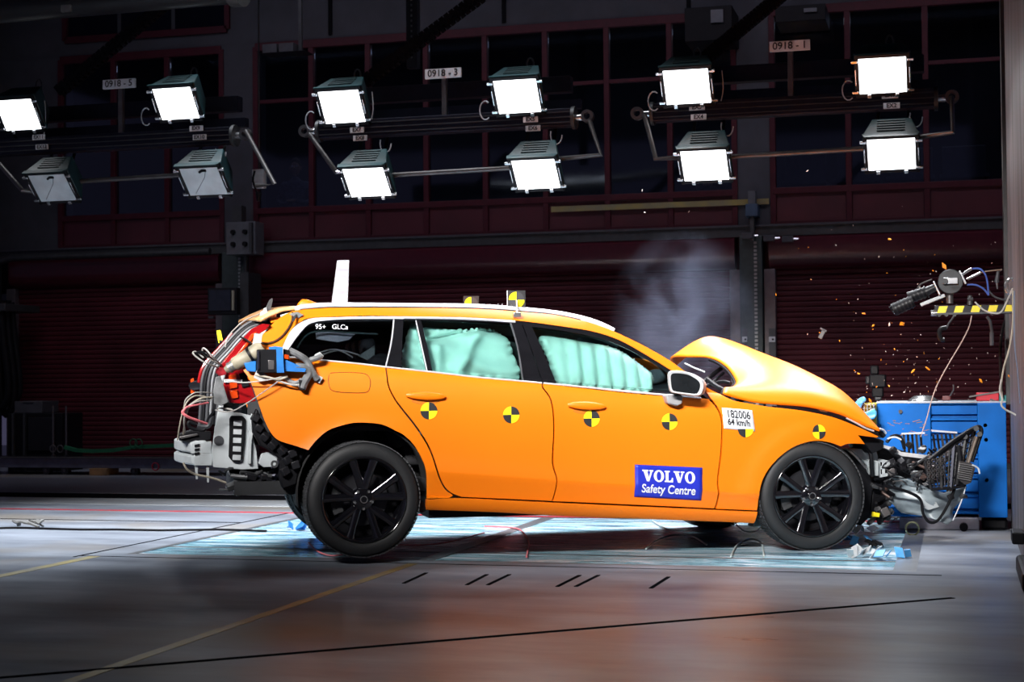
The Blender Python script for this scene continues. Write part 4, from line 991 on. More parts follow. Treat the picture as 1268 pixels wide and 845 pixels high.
# the mirror glass faces back and toward the camera: shear the shell so that its open side turns rearward
m.add([p for r_ in rings for p in r_], [(i*n_+j, i*n_+(j+1) % n_, (i+1)*n_+(j+1) % n_, (i+1)*n_+j) for i in range(len(rings)-1) for j in range(n_)])
mir = m.build('door_mirror', pm('silver_grey_plastic', (.40, .41, .43), .4), car)
m = MB(); r0 = [cc+(p-cc)*.93 for p in pts]; r1 = [cc+(p-cc)*.80+Vector((0, .006, 0)) for p in pts]
m.add(r0+r1, [(j, (j+1) % n_, n_+(j+1) % n_, n_+j) for j in range(n_)]); m.build('mirror_bezel', pm('satin_bezel', (.60, .61, .63), .4), mir)
m = MB(); r2 = [cc+(p-cc)*.80+Vector((0, .010, 0)) for p in pts]; m.add(r2+[cc+Vector((0, .012, 0))], [(j, (j+1) % n_, n_) for j in range(n_)]); m.build('mirror_glass', pm('mirror_dark', (.03, .035, .04), .05, metal=.6), mir, smooth=0)
ft = [lray(x_, y_, -.97) for x_, y_ in ((824.5, 490, ), (831, 488), (846, 490), (845, 500), (838, 503), (827, 500))]
MB().prism(ft, (0, .09, 0)).build('mirror_foot', pm('grey_foot', (.28, .28, .29), .5), mir, bevel=.008)
MB().prism([lray(x_, y_, -.90) for x_, y_ in ((830, 489), (846, 489), (842, 480), (834, 480))], (0, -.12, 0)).build('mirror_stalk', M_black, mir)

# ---- airbags seen through the windows
def bag(name, px, kind, off):
    c = curve2(px, 4); P = [SP(p.x, p.y, off) for p in c]; P2 = [(p.x, p.z) for p in P]
    zs = [p[1] for p in P2]; xs = [p[0] for p in P2]; x0, x1 = min(xs), max(xs)
    bm = cutpoly(P2, .018, [min(zs)+(max(zs)-min(zs))*(k+.5)/28 for k in range(28)])
    for v in bm.verts:
        x, z = v.co.x, v.co.z; d = min(math.hypot(x-a, z-b) for a, b in P2); e = min(1, d/.07); bulge = .06*math.sqrt(max(0, 1-(1-e)**2))
        if kind == 'v':
            u = (x-x0)/(x1-x0); wv = .5+.5*math.sin(2*PI*(u*7.5+.35*u*u)); f = .030*wv**.7*min(1, d/.03)*(.35 if u < .22 else 1)
            f += .006*math.sin((x*3+z)*40)*u
        elif kind == 'h':
            u = (x-x0)/(x1-x0); top = .020*math.sin((z*1.4+.25*x)*24+1.2*math.sin(x*9)); diag = .035*math.exp(-((x-(x0+.28)-(z-1.25)*.55)/.05)**2)+.03*math.exp(-((x-(x0+.11))/.03)**2)*(z < 1.33)
            f = top*.6+diag; f -= .035*math.exp(-((z-1.385+.03*math.cos((x-x0)*8))/.012)**2)
        else: f = .008*math.sin(z*60+x*30)
        v.co.y = S(x, z)+off-bulge-f*1.7+.07
    bmesh.ops.recalc_face_normals(bm, faces=bm.faces[:]); me = bpy.data.meshes.new(name); bm.to_mesh(me); bm.free()
    for p in me.polygons: p.use_smooth = True
    me.materials.append(M_bag); o = bpy.data.objects.new(name, me); COL.objects.link(o); o.parent = car
    md = o.modifiers.new('s', 'SOLIDIFY'); md.thickness = .01; md.offset = -1
    return o
bag('curtain_airbag', [(669, 421), (676, 415), (690, 416), (705, 419), (720, 422), (735, 425), (757, 429), (775, 437), (790, 447), (803, 457), (811, 464), (812, 476), (806, 488), (760, 484), (720, 479), (691, 475), (680, 445)], 'v', .10)['label'] = 'mint curtain airbag with upright folds behind the front door glass'
bag('curtain_airbag', [(525, 407), (540, 406), (575, 409), (600, 407), (622, 412), (634, 428), (644, 472), (600, 468), (534, 461), (520, 430)], 'h', .10)['label'] = 'mint curtain airbag behind the rear door glass'
bag('curtain_airbag', [(509, 404), (516, 400), (522, 410), (531, 462), (502, 457), (500, 435)], 's', .13)['label'] = 'edge of the airbag behind the small door glass'
# ---- cabin: floor pan, seats, dash
MB().boxb((-.75, -.70, .42), (2.35, .70, .50)).build('floor_pan', M_int, car)
def seat(x, y):
    m = MB(); m.box((x, y, .66), (.5, .48, .18), rotm(0, -.12, 0)); s = m.build('seat', M_seat, car, bevel=.05)
    MB().box((x-.33, y, .95), (.16, .46, .58), rotm(0, -.22, 0)).build('backrest', M_seat, s, bevel=.05)
    MB().box((x-.43, y, 1.27), (.10, .26, .16), rotm(0, -.2, 0)).build('headrest', M_seat, s, bevel=.04)
for y in (-.37, .37): seat(1.45, y)
m = MB(); m.box((.55, 0, .66), (.5, 1.2, .18)); rb = m.build('rear_bench', M_seat, car, bevel=.05)
MB().box((.22, 0, .98), (.16, 1.22, .6), rotm(0, -.25, 0)).build('backrest', M_seat, rb, bevel=.05)
for y in (-.38, 0, .38): MB().box((.10, y, 1.31), (.09, .24, .13), rotm(0, -.2, 0)).build('headrest', M_seat, rb, bevel=.03)
MB().box((2.05, 0, .86), (.45, 1.36, .24)).build('dashboard', M_int, car, bevel=.05)
MB().boxb((-.75, -.60, .72), (.05, .60, .84)).build('boot_floor', M_int, car)
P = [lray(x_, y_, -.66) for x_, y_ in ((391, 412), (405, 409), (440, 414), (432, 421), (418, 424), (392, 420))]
MB().prism(P, (0, .02, 0)).build('painted_reflection', M_white, car, smooth=0)  # white shape put in for a lamp reflection in the quarter window
side_tube('cabin_cable', [(395, 437), (412, 433), (425, 436), (437, 443)], .005, M_wcol, off=.10); side_tube('cabin_cable', [(398, 440), (420, 434), (445, 440)], .005, M_wcol, off=.11)
side_tube('window_reveal', [(368, 431), (380, 415), (400, 410), (430, 412), (468, 414)], .006, pm('reveal_green', (.10, .16, .15), .5), off=.06)
P = [lray(x_, y_, -.55) for x_, y_ in ((444, 441), (464, 428), (464, 444), (455, 446))]; MB().prism(P, (0, .04, 0)).build('head_cushion', pm('pale_cushion', (.35, .40, .38), .7), car)
zc_ = (.0092, )
for txt, u_, v_ in (('95+', 397, 405.0), ('GLCa', 421, 405.3)):
    q = SP(u_, v_, .006); o = text_mesh(txt, .042, 'chalk_writing', M_wh2, car, Matrix.Translation(q+Vector((0, -.004, 0))) @ Matrix.Rotation(PI/2, 4, 'X') @ Matrix.Rotation(R(-2), 4, 'Z'), ext=0)
# ---- inner body, wheel arches, underbody
def liner(cx, cz, r, x0, x1, sgn):
    m = MB(); a0, a1 = R(-12), R(192)
    def fn(u, v): a = a0+(a1-a0)*u; y = (-.86+.385*v)*sgn; return Vector((cx+r*math.cos(a), y, cz+r*math.sin(a)))
    m.grid(fn, 24, 3); n0 = len(m.v); c = Vector((cx, (-.475)*sgn, cz))
    m.add([c]+[Vector((cx+r*math.cos(a0+(a1-a0)*k/24), (-.475)*sgn, cz+r*math.sin(a0+(a1-a0)*k/24))) for k in range(25)], [(0, k, k+1) for k in range(1, 25)])
    return m.build('wheel_arch_liner', M_liner, car, solid=.006)
for sgn in (1, -1): liner(.02, .43, .405, 0, 0, sgn); liner(2.886, .335, .372, 0, 0, sgn)
MB().boxb((.42, -.80, .26), (2.45, .80, .34)).build('underbody', M_black, car)
MB().boxb((-.45, -.45, .40), (.42, .45, .54)).build('underbody', pm('soot_black', (.003, .003, .003), .9, spec=0), car)
MB().boxb((2.40, -.46, .22), (3.0, .46, .9)).build('engine_block', M_black, car)
MB().boxb((.42, -.84, .34), (2.05, -.80, 1.00)).build('inner_side', M_int, car); MB().boxb((.42, .80, .34), (2.05, .84, 1.00)).build('inner_side', M_int, car)
MB().boxb((-.60, -.80, .80), (.42, -.76, 1.12)).build('inner_side', M_int, car); MB().boxb((-.60, .76, .80), (.42, .80, 1.12)).build('inner_side', M_int, car)
MB().cyl((0, -.55, .39), (0, .55, .39), .045, n=12).build('axle', M_black, car); MB().cyl((2.886, -.55, .335), (2.886, .55, .335), .035, n=12).build('axle', M_black, car)
# ---- wheels
M_tyre = pm('tyre_rubber', (.013, .014, .016), .60, var=.15, nscale=8); M_tread = pm('tyre_tread', (.045, .047, .052), .7, var=.2)
M_rim = pm('gloss_black_rim', (.005, .005, .007), .12, coat=1.0, crough=.03)
M_disc = pm('brake_disc', (.07, .07, .08), .35, metal=.8)
def wheel(c, steer, sgn, full=True):
    """outer face towards -y*sgn ; root = tyre"""
    rr = .345; w2 = .118
    prof = [(.250, -w2+.012), (.262, -w2+.002), (.295, -w2-.004), (.325, -w2+.004), (.338, -w2+.018), (.344, -w2+.035), (.345, 0), (.344, w2-.035), (.338, w2-.018), (.32, w2), (.262, w2-.002), (.25, w2-.012)]
    m = MB(); m.lathe(prof, (0, 0, 0), 'Y', 72, closed=True); ty = m.build('tyre', M_tyre, car)
    M_ = Matrix.Translation(Vector(c)) @ Matrix.Rotation(steer + (0 if sgn > 0 else PI), 4, 'Z'); ty.matrix_basis = M_
    def sub(name, mb, mat, **k): return mb.build(name, mat, ty, **k)
    tb = MB()
    for i in range(84):
        a = 2*PI*i/84; rm_ = Matrix.Rotation(-a, 3, 'Y')
        for y in (-.088, -.045, .0, .045, .088):
            tb.box(rm_ @ Vector((.3465, y, .004 if abs(y) < .06 else 0)), (.006, .034, .019), rm_ @ Matrix.Rotation(.25*(1 if y > 0 else -1), 3, 'X'))
    sub('tread_block', tb, M_tread, smooth=0, kind='stuff')
    sub('rim', MB().lathe([(.262, -w2+.000), (.255, -w2-.004), (.248, -w2+.0), (.243, -w2+.012), (.236, -w2+.02), (.228, -.02), (.225, .10), (.24, .11)], (0, 0, 0), 'Y', 72), M_rim, solid=.004)
    sub('rim_bore', MB().lathe([(.226, .03), (.0, .05)], (0, 0, 0), 'Y', 40), M_black)
    sub('brake_disc', MB().lathe([(.165, -.01), (.165, .01), (.07, .01), (.07, -.01)], (0, 0, 0), 'Y', 40, closed=True), M_disc)
    cal = MB(); 
    for k in range(7):
        a = R(150+k*9); cal.box((.16*math.cos(a), -.015, .16*math.sin(a)), (.06, .06, .035), Matrix.Rotation(-a, 3, 'Y'))
    sub('caliper', cal, M_steel_d)
    me_s = None
    for i in range(5):
        for s in (-1, 1):
            a = R(90+72*i)+s*R(15.5)
            if me_s is None or s not in me_s:
                def sp(u, v, s=s):
                    r_ = .045+.20*u; wd = (.026-.003*u+.016*max(0, u-.7)); t = v*2*PI; tw = s*.012*(1-u)
                    return Vector((r_, -.070-.034*u+.012*math.sin(t)-.008*(1-u), wd*math.cos(t)-tw))
                m = MB(); m.grid(sp, 10, 10)
                o = sub('spoke', m, M_rim, smooth=50); me_s = me_s or {}; me_s[s] = o.data
            else: o = bpy.data.objects.new('spoke', me_s[s]); COL.objects.link(o); o.parent = ty
            o.rotation_euler = (0, -a, 0)
    sub('hub', MB().lathe([(.0, -.10), (.055, -.098), (.072, -.085), (.08, -.06), (.07, .0)], (0, 0, 0), 'Y', 32), M_rim)
    for i in range(5):
        a = R(54+72*i); p = Vector((.056*math.cos(a), -.096, .056*math.sin(a))); sub('lug_nut', MB().cyl(p, p+Vector((0, -.014, 0)), .0105, .008, 6), M_chr)
    hc = sub('hub_cap', MB().lathe([(.0, -.112), (.022, -.112), (.028, -.106), (.028, -.095)], (0, 0, 0), 'Y', 24), M_gloss)
    sub('cap_ring', MB().lathe([(.018, -.1125), (.018, -.1145), (.023, -.1145), (.023, -.1125)], (0, 0, 0), 'Y', 24, closed=True), M_chr)
    return ty
yo = -.93+.118
wheel((0, yo, .392), R(4), 1); wheel((2.886, yo+.012, .345), R(-3.5), 1)
wheel((0, -yo, .392), R(0), -1); wheel((2.80, -yo, .345), R(8), -1)
# ================================================================ REAR OF THE CAR
def LP(pts, y): return [lray(a, b, y) for a, b in pts]
def plate_l(name, pts, y, d, mat, par=None, bev=.004, smooth=40, label=None):
    return MB().prism(LP(pts, y), (0, d, 0)).build(name, mat, par or car, bevel=bev, smooth=smooth, label=label)
def wire(name, pts, r, mat, par=None, k=5, n=6, label=None):
    """pts: (px, py, y)"""
    return MB().tube([lray(*p) for p in pts], r, n, sub=k).build(name, mat, par or car, label=label)
# body end panel in pale primer with a louvred vent
bp_ = plate_l('rear_body_panel', [(270, 508), (284, 510), (300, 512), (316, 516), (313, 540), (318, 560), (320, 581), (300, 582), (264, 579), (262, 560), (266, 530)], -.66, .05, M_grymet, label='pale grey primed body panel behind the missing bumper')
plate_l('panel_ridge', [(311, 512), (316, 516), (312, 545), (311, 575), (307, 575), (308, 540)], -.69, .03, M_grymet, bp_)
MB().lathe([(.0, 0), (.03, 0), (.03, .01)], lray(271, 546, -.665), 'Y', 20).build('drain_hole', M_seal, bp_).scale = (1, 1, 1)
vent = plate_l('vent_frame', [(286, 515), (300, 515), (304, 519), (303, 545), (300, 569), (296, 573), (288, 572), (283, 566), (284, 540), (284, 519)], -.685, .02, M_black, bp_, bev=.006)
for k in range(5):
    y0 = 521+k*10.6; plate_l('louvre', [(289.5-k*.3, y0), (300-k*.4, y0+.5), (299.6-k*.4, y0+7), (289-k*.3, y0+6.5)], -.693, .008, pm('pale_louvre', (.50, .53, .56), .5), vent, bev=.002)
# bumper beam: two pale bars across the tail
bm2 = MB()
for (za, zb) in ((546, 561), (563, 576)):
    A, B = lray(216, za, -.55), lray(262, zb, -.55); bow = []
    for k in range(13):
        y = -.60+1.20*k/12; xb = A.x+.10*(abs(y)/.6)**2; bow.append(Vector((xb, y, 0)))
    za_, zb_ = A.z, B.z
    vs = [Vector((p.x+dx, p.y, z)) for p in bow for dx, z in ((0, zb_+.01), (0, za_-.01), (.03, za_), (.09, za_), (.09, zb_), (.03, zb_))]
    bm2.add(vs, [(i*6+j, i*6+(j+1) % 6, (i+1)*6+(j+1) % 6, (i+1)*6+j) for i in range(12) for j in range(6)] + [tuple(range(6)), tuple(range(77, 71, -1))])
bb = bm2.build('bumper_beam', M_grymet, car, bevel=.006, label='pale twin-bar rear bumper beam')
for (q0, q1, q2, q3) in ((236, 262, 549, 562), (240, 263, 563, 577)):
    plate_l('beam_bracket', [(q0, q2), (q1, q2-2), (q1, q3), (q0, q3)], -.62, .1, M_grymet, bb)
for px in (241, 255): plate_l('beam_tab', [(px, 576), (px+4, 576), (px+4, 594+(px > 250)*4), (px+1.5, 594+(px > 250)*4)], -.60, .02, M_grymet, bb, bev=.002)
for k in range(3): plate_l('beam_slot', [(241, 551+k*5), (247, 550+k*5), (247, 553+k*5), (241, 554+k*5)], -.628, .01, M_black, bb, bev=0, smooth=0)
plate_l('bumper_trim', [(221, 539), (236, 534), (262, 536), (261, 545), (240, 548), (222, 546)], -.58, .3, M_black, label='broken black bumper trim on top of the beam')
plate_l('bumper_trim', [(221, 541), (244, 537), (246, 539), (224, 544)], -.60, .02, M_alul)
# opening seals, parallel bands sweeping from the roof down to the sill
band = [(333, 391), (318, 394), (303, 400), (288, 413), (272, 431), (258, 446), (250, 458), (246, 474), (245, 492), (244, 510), (243, 526)]
mats = [(M_redl, .012), (M_seal, .012), (M_black, .010), (M_seal, .012), (pm('pale_seal', (.25, .26, .28), .5), .008), (M_black, .011), (M_seal, .012), (M_grymet, .016)]
for i, (mt, rr2) in enumerate(mats):
    s_ = i*4.2; pts = []
    for k, (a, b) in enumerate(band):
        t = k/10; pts.append((a+s_*(.25+.75*min(1, t*1.6)), b+s_*(1-min(1, t*1.6))*.75, .55-.16*i if i < 1 else -.35-.035*i))
    if mt is M_redl: pts = [(q[0], q[1], -.2) for q in pts[3:8]]
    wire('tailgate_seal', pts, rr2, mt, k=4, n=8)
wire('tailgate_frame', [(243, 526, -.5), (234, 523, -.5), (236, 530, -.5), (252, 533, -.5), (258, 520, -.5), (266, 508, -.55), (268, 490, -.55)], .012, M_black)
wire('tailgate_frame', [(244, 528, -.5), (258, 528, -.5), (264, 514, -.52), (270, 505, -.55)], .016, M_seal)
plate_l('trunk_side', [(300, 420), (318, 430), (306, 470), (300, 500), (276, 508), (266, 500), (270, 460)], -.45, .05, M_black)
plate_l('trunk_side', [(250, 470), (268, 462), (268, 500), (252, 520)], -.2, .05, M_seal)
# red lamp strip along the D pillar and the cracked lamp cluster
plate_l('lamp_strip', [(335, 402), (325, 401), (312, 407), (297, 423), (280, 443), (270, 456), (270, 466), (277, 464), (288, 452), (303, 434), (318, 416), (330, 408)], -.79, .05, M_redl, bev=.004, label='bent red light strip along the rear pillar')
plate_l('lamp_strip', [(305, 424), (311, 414), (318, 411), (312, 421), (296, 440), (287, 447)], -.80, .02, M_oral, bev=.003)
lc = plate_l('tail_lamp', [(280, 458), (300, 456), (308, 470), (314, 486), (317, 497), (300, 500), (284, 499), (276, 480)], -.76, .08, M_redl, label='broken red tail lamp cluster')
for pts in ([(283, 465), (293, 463), (294, 480), (285, 482)], [(284, 484), (294, 483), (295, 493), (287, 494)], [(296, 463), (304, 461), (309, 478), (300, 480)]): plate_l('lamp_cell', pts, -.775, .02, M_oral if pts[0][0] < 295 else M_black, lc, bev=.002)
plate_l('lamp_cell', [(277, 470), (300, 470), (300, 473), (277, 474)], -.78, .01, M_white, lc, bev=.001)
MB().prism(LP([(236, 470), (240, 468), (241, 488), (236, 487)], .5), (0, .04, 0)).build('tail_lamp', M_oral, car, bevel=.003)
plate_l('lamp_fixing', [(268, 455), (279, 456), (281, 464), (272, 466), (267, 462)], -.80, .03, pm('cracked_red', (.35, .02, .03), .25, var=.3, nscale=40), bev=.003)
# tow target / yellow tag seen through the far pillar
MB().prism(LP([(268, 409.5), (273, 409), (276, 421), (270.5, 425)], .1), (0, .02, 0)).build('yellow_tag', M_tyl, car, smooth=0)
wire('tag_stem', [(272, 422, .1), (284, 424, -.15), (296, 412, -.4)], .006, M_steel_d)
wire('lamp_stay', [(239, 478, .5), (250, 476, .1), (262, 474, -.2)], .03, M_black, n=8)
# bottle-shaped inflator wrapped in tape
A, B = lray(279, 459, -.86), lray(326, 430, -.90)
m = MB(); D = B-A
prof = [(0, .018), (.08, .026), (.2, .03), (.26, .042), (.62, .046), (.68, .036), (.72, .048), (.9, .046), (1, .03)]
pts = [A+D*t for t, _ in prof]; m.tube(pts, [r for _, r in prof], 14); cyl_ = m.build('taped_cylinder', pm('cream_cylinder', (.38, .34, .25), .5, var=.25, nscale=9), car, label='cream cylinder strapped across the rear pillar')
for t, c_ in ((.12, M_tape), (.20, M_tape), (.66, M_black)): MB().tube([A+D*(t-.03), A+D*(t+.03)], .047 if t > .5 else .034, 14).build('strap', c_, cyl_)
# logger box with blue tape
A = lray(318, 433, -.98); B = lray(344, 462, -.98)
lb = MB().boxb((A.x, -1.0, B.z), (B.x+.02, -.88, A.z)).build('logger_box', M_black, car, bevel=.006, label='black recorder box held by blue tape')
MB().boxb((A.x+.0, -1.01, B.z+.02), (A.x+.015, -.99, A.z-.01)).build('edge_rib', M_alu, lb, bevel=.002)
MB().boxb((A.x+.065, -1.005, B.z+.02), (A.x+.10, -.99, B.z+.075)).build('connector', M_alul, lb, bevel=.002)
plate_l('blue_tape', [(342, 429), (350, 430), (352, 462), (343, 462)], -1.012, .02, M_btape, lb, bev=.002)
plate_l('blue_tape', [(350, 444), (362, 449), (379, 457), (378, 461), (352, 460)], -.985, .05, M_btape, lb, bev=.004)
plate_l('blue_tape', [(302, 450), (317, 447), (317, 461), (306, 460)], -.93, .03, M_btape, lb, bev=.004)
plate_l('blue_tape', [(333, 430), (342, 429), (342, 436), (334, 436)], -.99, .03, M_btape, lb, bev=.003)
plate_l('orange_label', [(352, 439), (357.5, 440), (357.5, 445), (352, 444)], -1.0, .01, M_oral, lb, bev=0)
plate_l('connector', [(351, 432), (359, 434), (358, 457), (352, 455)], -.975, .04, M_black, lb)
# silver taped loom
for pts, r_ in (([(358, 434, -.95), (370, 440, -.95), (380, 447, -.95), (386, 459, -.95), (393, 470, -.94)], .020), ([(384, 446, -.94), (392, 444, -.94), (398, 441, -.93)], .017),
                ([(366, 455, -.96), (378, 456, -.96), (383, 462, -.95), (377, 473, -.95), (374, 481, -.95)], .026), ([(352, 467, -.94), (360, 473, -.94), (368, 474, -.95), (374, 470, -.95)], .013)):
    wire('taped_loom', pts, r_, M_tape, n=8, k=3)
plate_l('tape_end', [(393, 464), (400, 468), (396, 475), (389, 471)], -.94, .006, pm('white_tape', (.48, .5, .5), .5), bev=.001)
plate_l('tape_end', [(390, 439), (396, 436), (401, 441), (397, 446), (388, 445)], -.93, .006, pm('white_tape', (.48, .5, .5), .5), bev=.001)
plate_l('tape_end', [(315, 413), (325, 414), (323, 428), (312, 430)], -.90, .006, pm('white_tape', (.48, .5, .5), .5), bev=.001)
plate_l('tape_end', [(318, 458), (330, 464), (334, 469), (322, 472), (314, 468)], -.95, .006, pm('white_tape', (.48, .5, .5), .5), bev=.001)
plate_l('plug', [(370, 470), (379, 472), (378, 484), (371, 483)], -.97, .04, M_blacks)
plate_l('roof_tape', [(358, 389), (368, 386), (376, 390), (370, 394), (362, 392)], -.72, .01, M_tape, bev=.002)
wire('roof_cable', [(398, 377.5, -.5), (385, 378, -.55), (374, 382, -.6), (368, 389, -.7), (363, 397, -.78)], .008, M_seal)
# bracket antenna at the tail of the roof
plate_l('clamp_bracket', [(328, 383), (334, 371), (337, 369), (338, 371), (334, 391), (331, 393)], -.45, .02, M_steel_d, bev=.002)
plate_l('clamp_bracket', [(326, 382), (330, 381), (333, 392), (329, 393)], -.47, .02, M_grymet, bev=.002)
plate_l('tail_trim', [(323, 386), (329, 383), (336, 392), (330, 398), (320, 397)], -.5, .2, pm('pale_louvre', (.50, .53, .56), .5), bev=.004)
# hanging tape and loops of wire
plate_l('hanging_tape', [(267, 467), (273, 466), (279, 484), (283, 498), (274, 503), (265, 500), (264, 484)], -.86, .012, M_tape, bev=.003)
for pts, r_, mt in (([(262, 494, -.85), (245, 490, -.9), (234, 495, -.92), (227, 508, -.92), (222, 530, -.9), (220, 545, -.85)], .005, M_beige), ([(263, 492, -.85), (248, 494, -.9), (236, 502, -.9), (230, 516, -.9), (227, 538, -.85)], .006, M_beige),
                    ([(260, 496, -.85), (243, 498, -.92), (232, 505, -.92), (228, 520, -.9), (229, 536, -.85)], .006, M_wcol), ([(262, 487, -.84), (250, 486, -.9), (240, 487, -.92), (230, 495, -.92), (228, 505, -.9)], .004, M_wcol),
                    ([(228, 508, -.93), (226, 511, -.93), (232, 516, -.93), (245, 521, -.9), (256, 525, -.86)], .009, M_pink), ([(228, 508, -.93), (232, 504, -.93), (242, 502, -.92), (258, 499, -.86)], .006, M_pink),
                    ([(274, 452, -.8), (264, 443, -.9), (255, 433, -.92), (251, 432, -.9), (252, 438, -.88), (262, 446, -.85), (272, 452, -.8)], .005, M_wcol), ([(270, 455, -.8), (255, 450, -.9), (243, 442, -.92), (239, 437, -.92), (243, 436, -.9), (252, 443, -.88)], .005, M_wcol),
                    ([(264, 447, -.8), (256, 440, -.88), (249, 436, -.9), (243, 438, -.9), (250, 445, -.85)], .008, M_black), ([(278, 471, -.86), (300, 474, -.92), (330, 471, -.97), (352, 466, -.97)], .004, M_wcol),
                    ([(266, 508, -.8), (285, 510, -.85), (305, 500, -.9), (330, 483, -.95), (353, 466, -.97)], .004, pm('grey_wire', (.35, .33, .32), .5)), ([(270, 506, -.8), (280, 506, -.82), (288, 508, -.82)], .006, M_wcol),
                    ([(279, 430, -.8), (282, 418, -.8), (292, 406, -.75), (305, 396, -.7), (322, 389, -.6)], .004, M_wcol), ([(227, 573, -.85), (232, 582, -.85), (243, 588, -.82), (262, 592, -.8), (280, 598, -.78)], .007, M_beige),
                    ([(316, 464, -.95), (330, 467, -.97), (345, 470, -.97), (356, 466, -.97)], .007, M_beige), ([(330, 466, -.95), (348, 473, -.96), (364, 477, -.96), (374, 476, -.96)], .006, M_wcol),
                    ([(297, 417, -.82), (305, 421, -.84), (312, 426, -.86)], .006, M_black)):
    wire('loose_wire', pts, r_, mt)
# dark plastic and running gear hanging below
plate_l('wheelhouse_trim', [(318, 506), (327, 524), (338, 541), (350, 549), (380, 558), (372, 572), (368, 600), (350, 606), (345, 590), (347, 570), (336, 560), (322, 552), (313, 536), (312, 518)], -.80, .12, M_black, bev=.01, label='black ribbed wheelhouse trim hanging behind the wheel')
for k, (a, b) in enumerate(((316, 518), (321, 530), (328, 541), (338, 551), (350, 558), (356, 570), (353, 584), (362, 562), (366, 576))):
    c = lray(a, b, -.82); MB().box(c, (.05, .05, .04), rotm(.2*k, .5+.1*k, 0)).build('trim_rib', M_blacks, car, bevel=.006)
plate_l('lower_bracket', [(324, 562), (336, 560), (344, 566), (342, 578), (326, 579), (320, 574)], -.74, .06, M_grymet, label='pale bracket between the vent and the wheel')
MB().lathe([(.010, 0), (.022, 0), (.022, .02), (.010, .02)], lray(340, 575, -.80), 'Y', 18, closed=True).build('bolt_ring', M_steel_d, car)
plate_l('rear_silencer', [(285, 583), (340, 581), (344, 600), (334, 610), (306, 609), (292, 602)], -.40, .5, pm('soot_black', (.003, .003, .003), .9, spec=0), bev=.02)
plate_l('underbody_clutter', [(340, 580), (372, 572), (372, 600), (366, 613), (340, 613), (345, 596)], -.60, .3, M_blacks, bev=.01)
random.seed(11)
for k in range(16):
    a, b = random.uniform(272, 372), random.uniform(584, 610)
    pts = [(a, b, -.62), (a+random.uniform(-14, 14), b+random.uniform(-6, 4), -.66), (a+random.uniform(-24, 24), b+random.uniform(-6, 3), -.62)]
    wire('suspension_link', pts, random.choice((.006, .010, .015)), random.choice((M_blacks, M_steel_d, M_alu, M_steel_d)), n=8, k=3)
for (a, b, w_) in ((288, 602, .05), (300, 607, .06), (318, 598, .04), (355, 598, .05), (362, 606, .05), (330, 590, .05), (345, 585, .04), (310, 590, .05)):
    MB().box(lray(a, b, -.64), (w_*1.6, .05, w_*.8), rotm(.3, random.uniform(-.6, .6), .2)).build('suspension_joint', random.choice((M_blacks, M_steel_d)), car, bevel=.008)

# ================================================================ FRONT OF THE CAR
plate_l('lamp_bracket', [(1063.5, 540), (1088, 543), (1095, 546), (1094, 556), (1080, 562), (1072, 551), (1066, 548)], -.78, .3, M_black, bev=.006)
plate_l('hood_latch_trim', [(1086, 532), (1094, 535), (1098, 540), (1094, 543), (1086, 537)], -.70, .2, M_blacks, bev=.004)
wire('bright_edge', [(1048, 518, -.80), (1060, 524, -.80), (1072, 530.5, -.80), (1082, 534, -.8)], .006, M_trim)
wire('bright_edge', [(1089, 531, -.75), (1094, 533, -.72), (1097, 537, -.70)], .007, M_white)
res = plate_l('washer_tank', [(1052, 556), (1085, 556), (1088, 566), (1087, 586), (1078, 588), (1074, 576), (1063, 566)], -.66, .16, pm('grey_tank', (.34, .38, .40), .5), bev=.01, label='pale grey washer tank behind the front wheel')
plate_l('tank_block', [(1078, 570), (1088, 571), (1088, 590), (1080, 589)], -.70, .06, pm('grey_tank2', (.42, .46, .47), .5), res, bev=.004)
wire('hose', [(1073, 556, -.72), (1078, 562, -.74), (1079, 574, -.74), (1080, 590, -.72)], .014, M_black)
fr_ = MB()
for a, b in (((1088, 569), (1089, 590)), ((1088, 570), (1101, 573)), ((1101, 573), (1099, 577)), ((1099, 577), (1089, 580)), ((1089, 590), (1099, 588)), ((1094, 572), (1094, 589))): fr_.bar(lray(*a, -.66), lray(*b, -.66), .02, .008, (0, 1, 0))
fr_.build('lamp_frame', M_grymet, car, bevel=.002)
wire('fender_stay', [(1048, 556, -.8), (1060, 566, -.8), (1072, 580, -.78)], .007, M_alul)
plate_l('wheelhouse_front', [(1040, 556), (1060, 560), (1075, 580), (1082, 600), (1078, 640), (1066, 652), (1060, 640)], -.62, .1, M_black, bev=.01)
# torn front structure
plate_l('crash_rail', [(1088, 552), (1110, 556), (1150, 568), (1170, 580), (1150, 600), (1118, 596), (1100, 610), (1102, 640), (1092, 646), (1082, 630), (1080, 600), (1086, 588)], -.45, .25, M_black, bev=.015, label='tangle of black broken plastic ahead of the front wheel')
plate_l('torn_strip', [(1095, 551.5), (1108, 555), (1116, 560), (1150, 564), (1163, 568), (1150, 569), (1116, 565), (1105, 559), (1095, 555)], -.62, .05, pm('torn_white', (.68, .68, .70), .5), bev=.002)
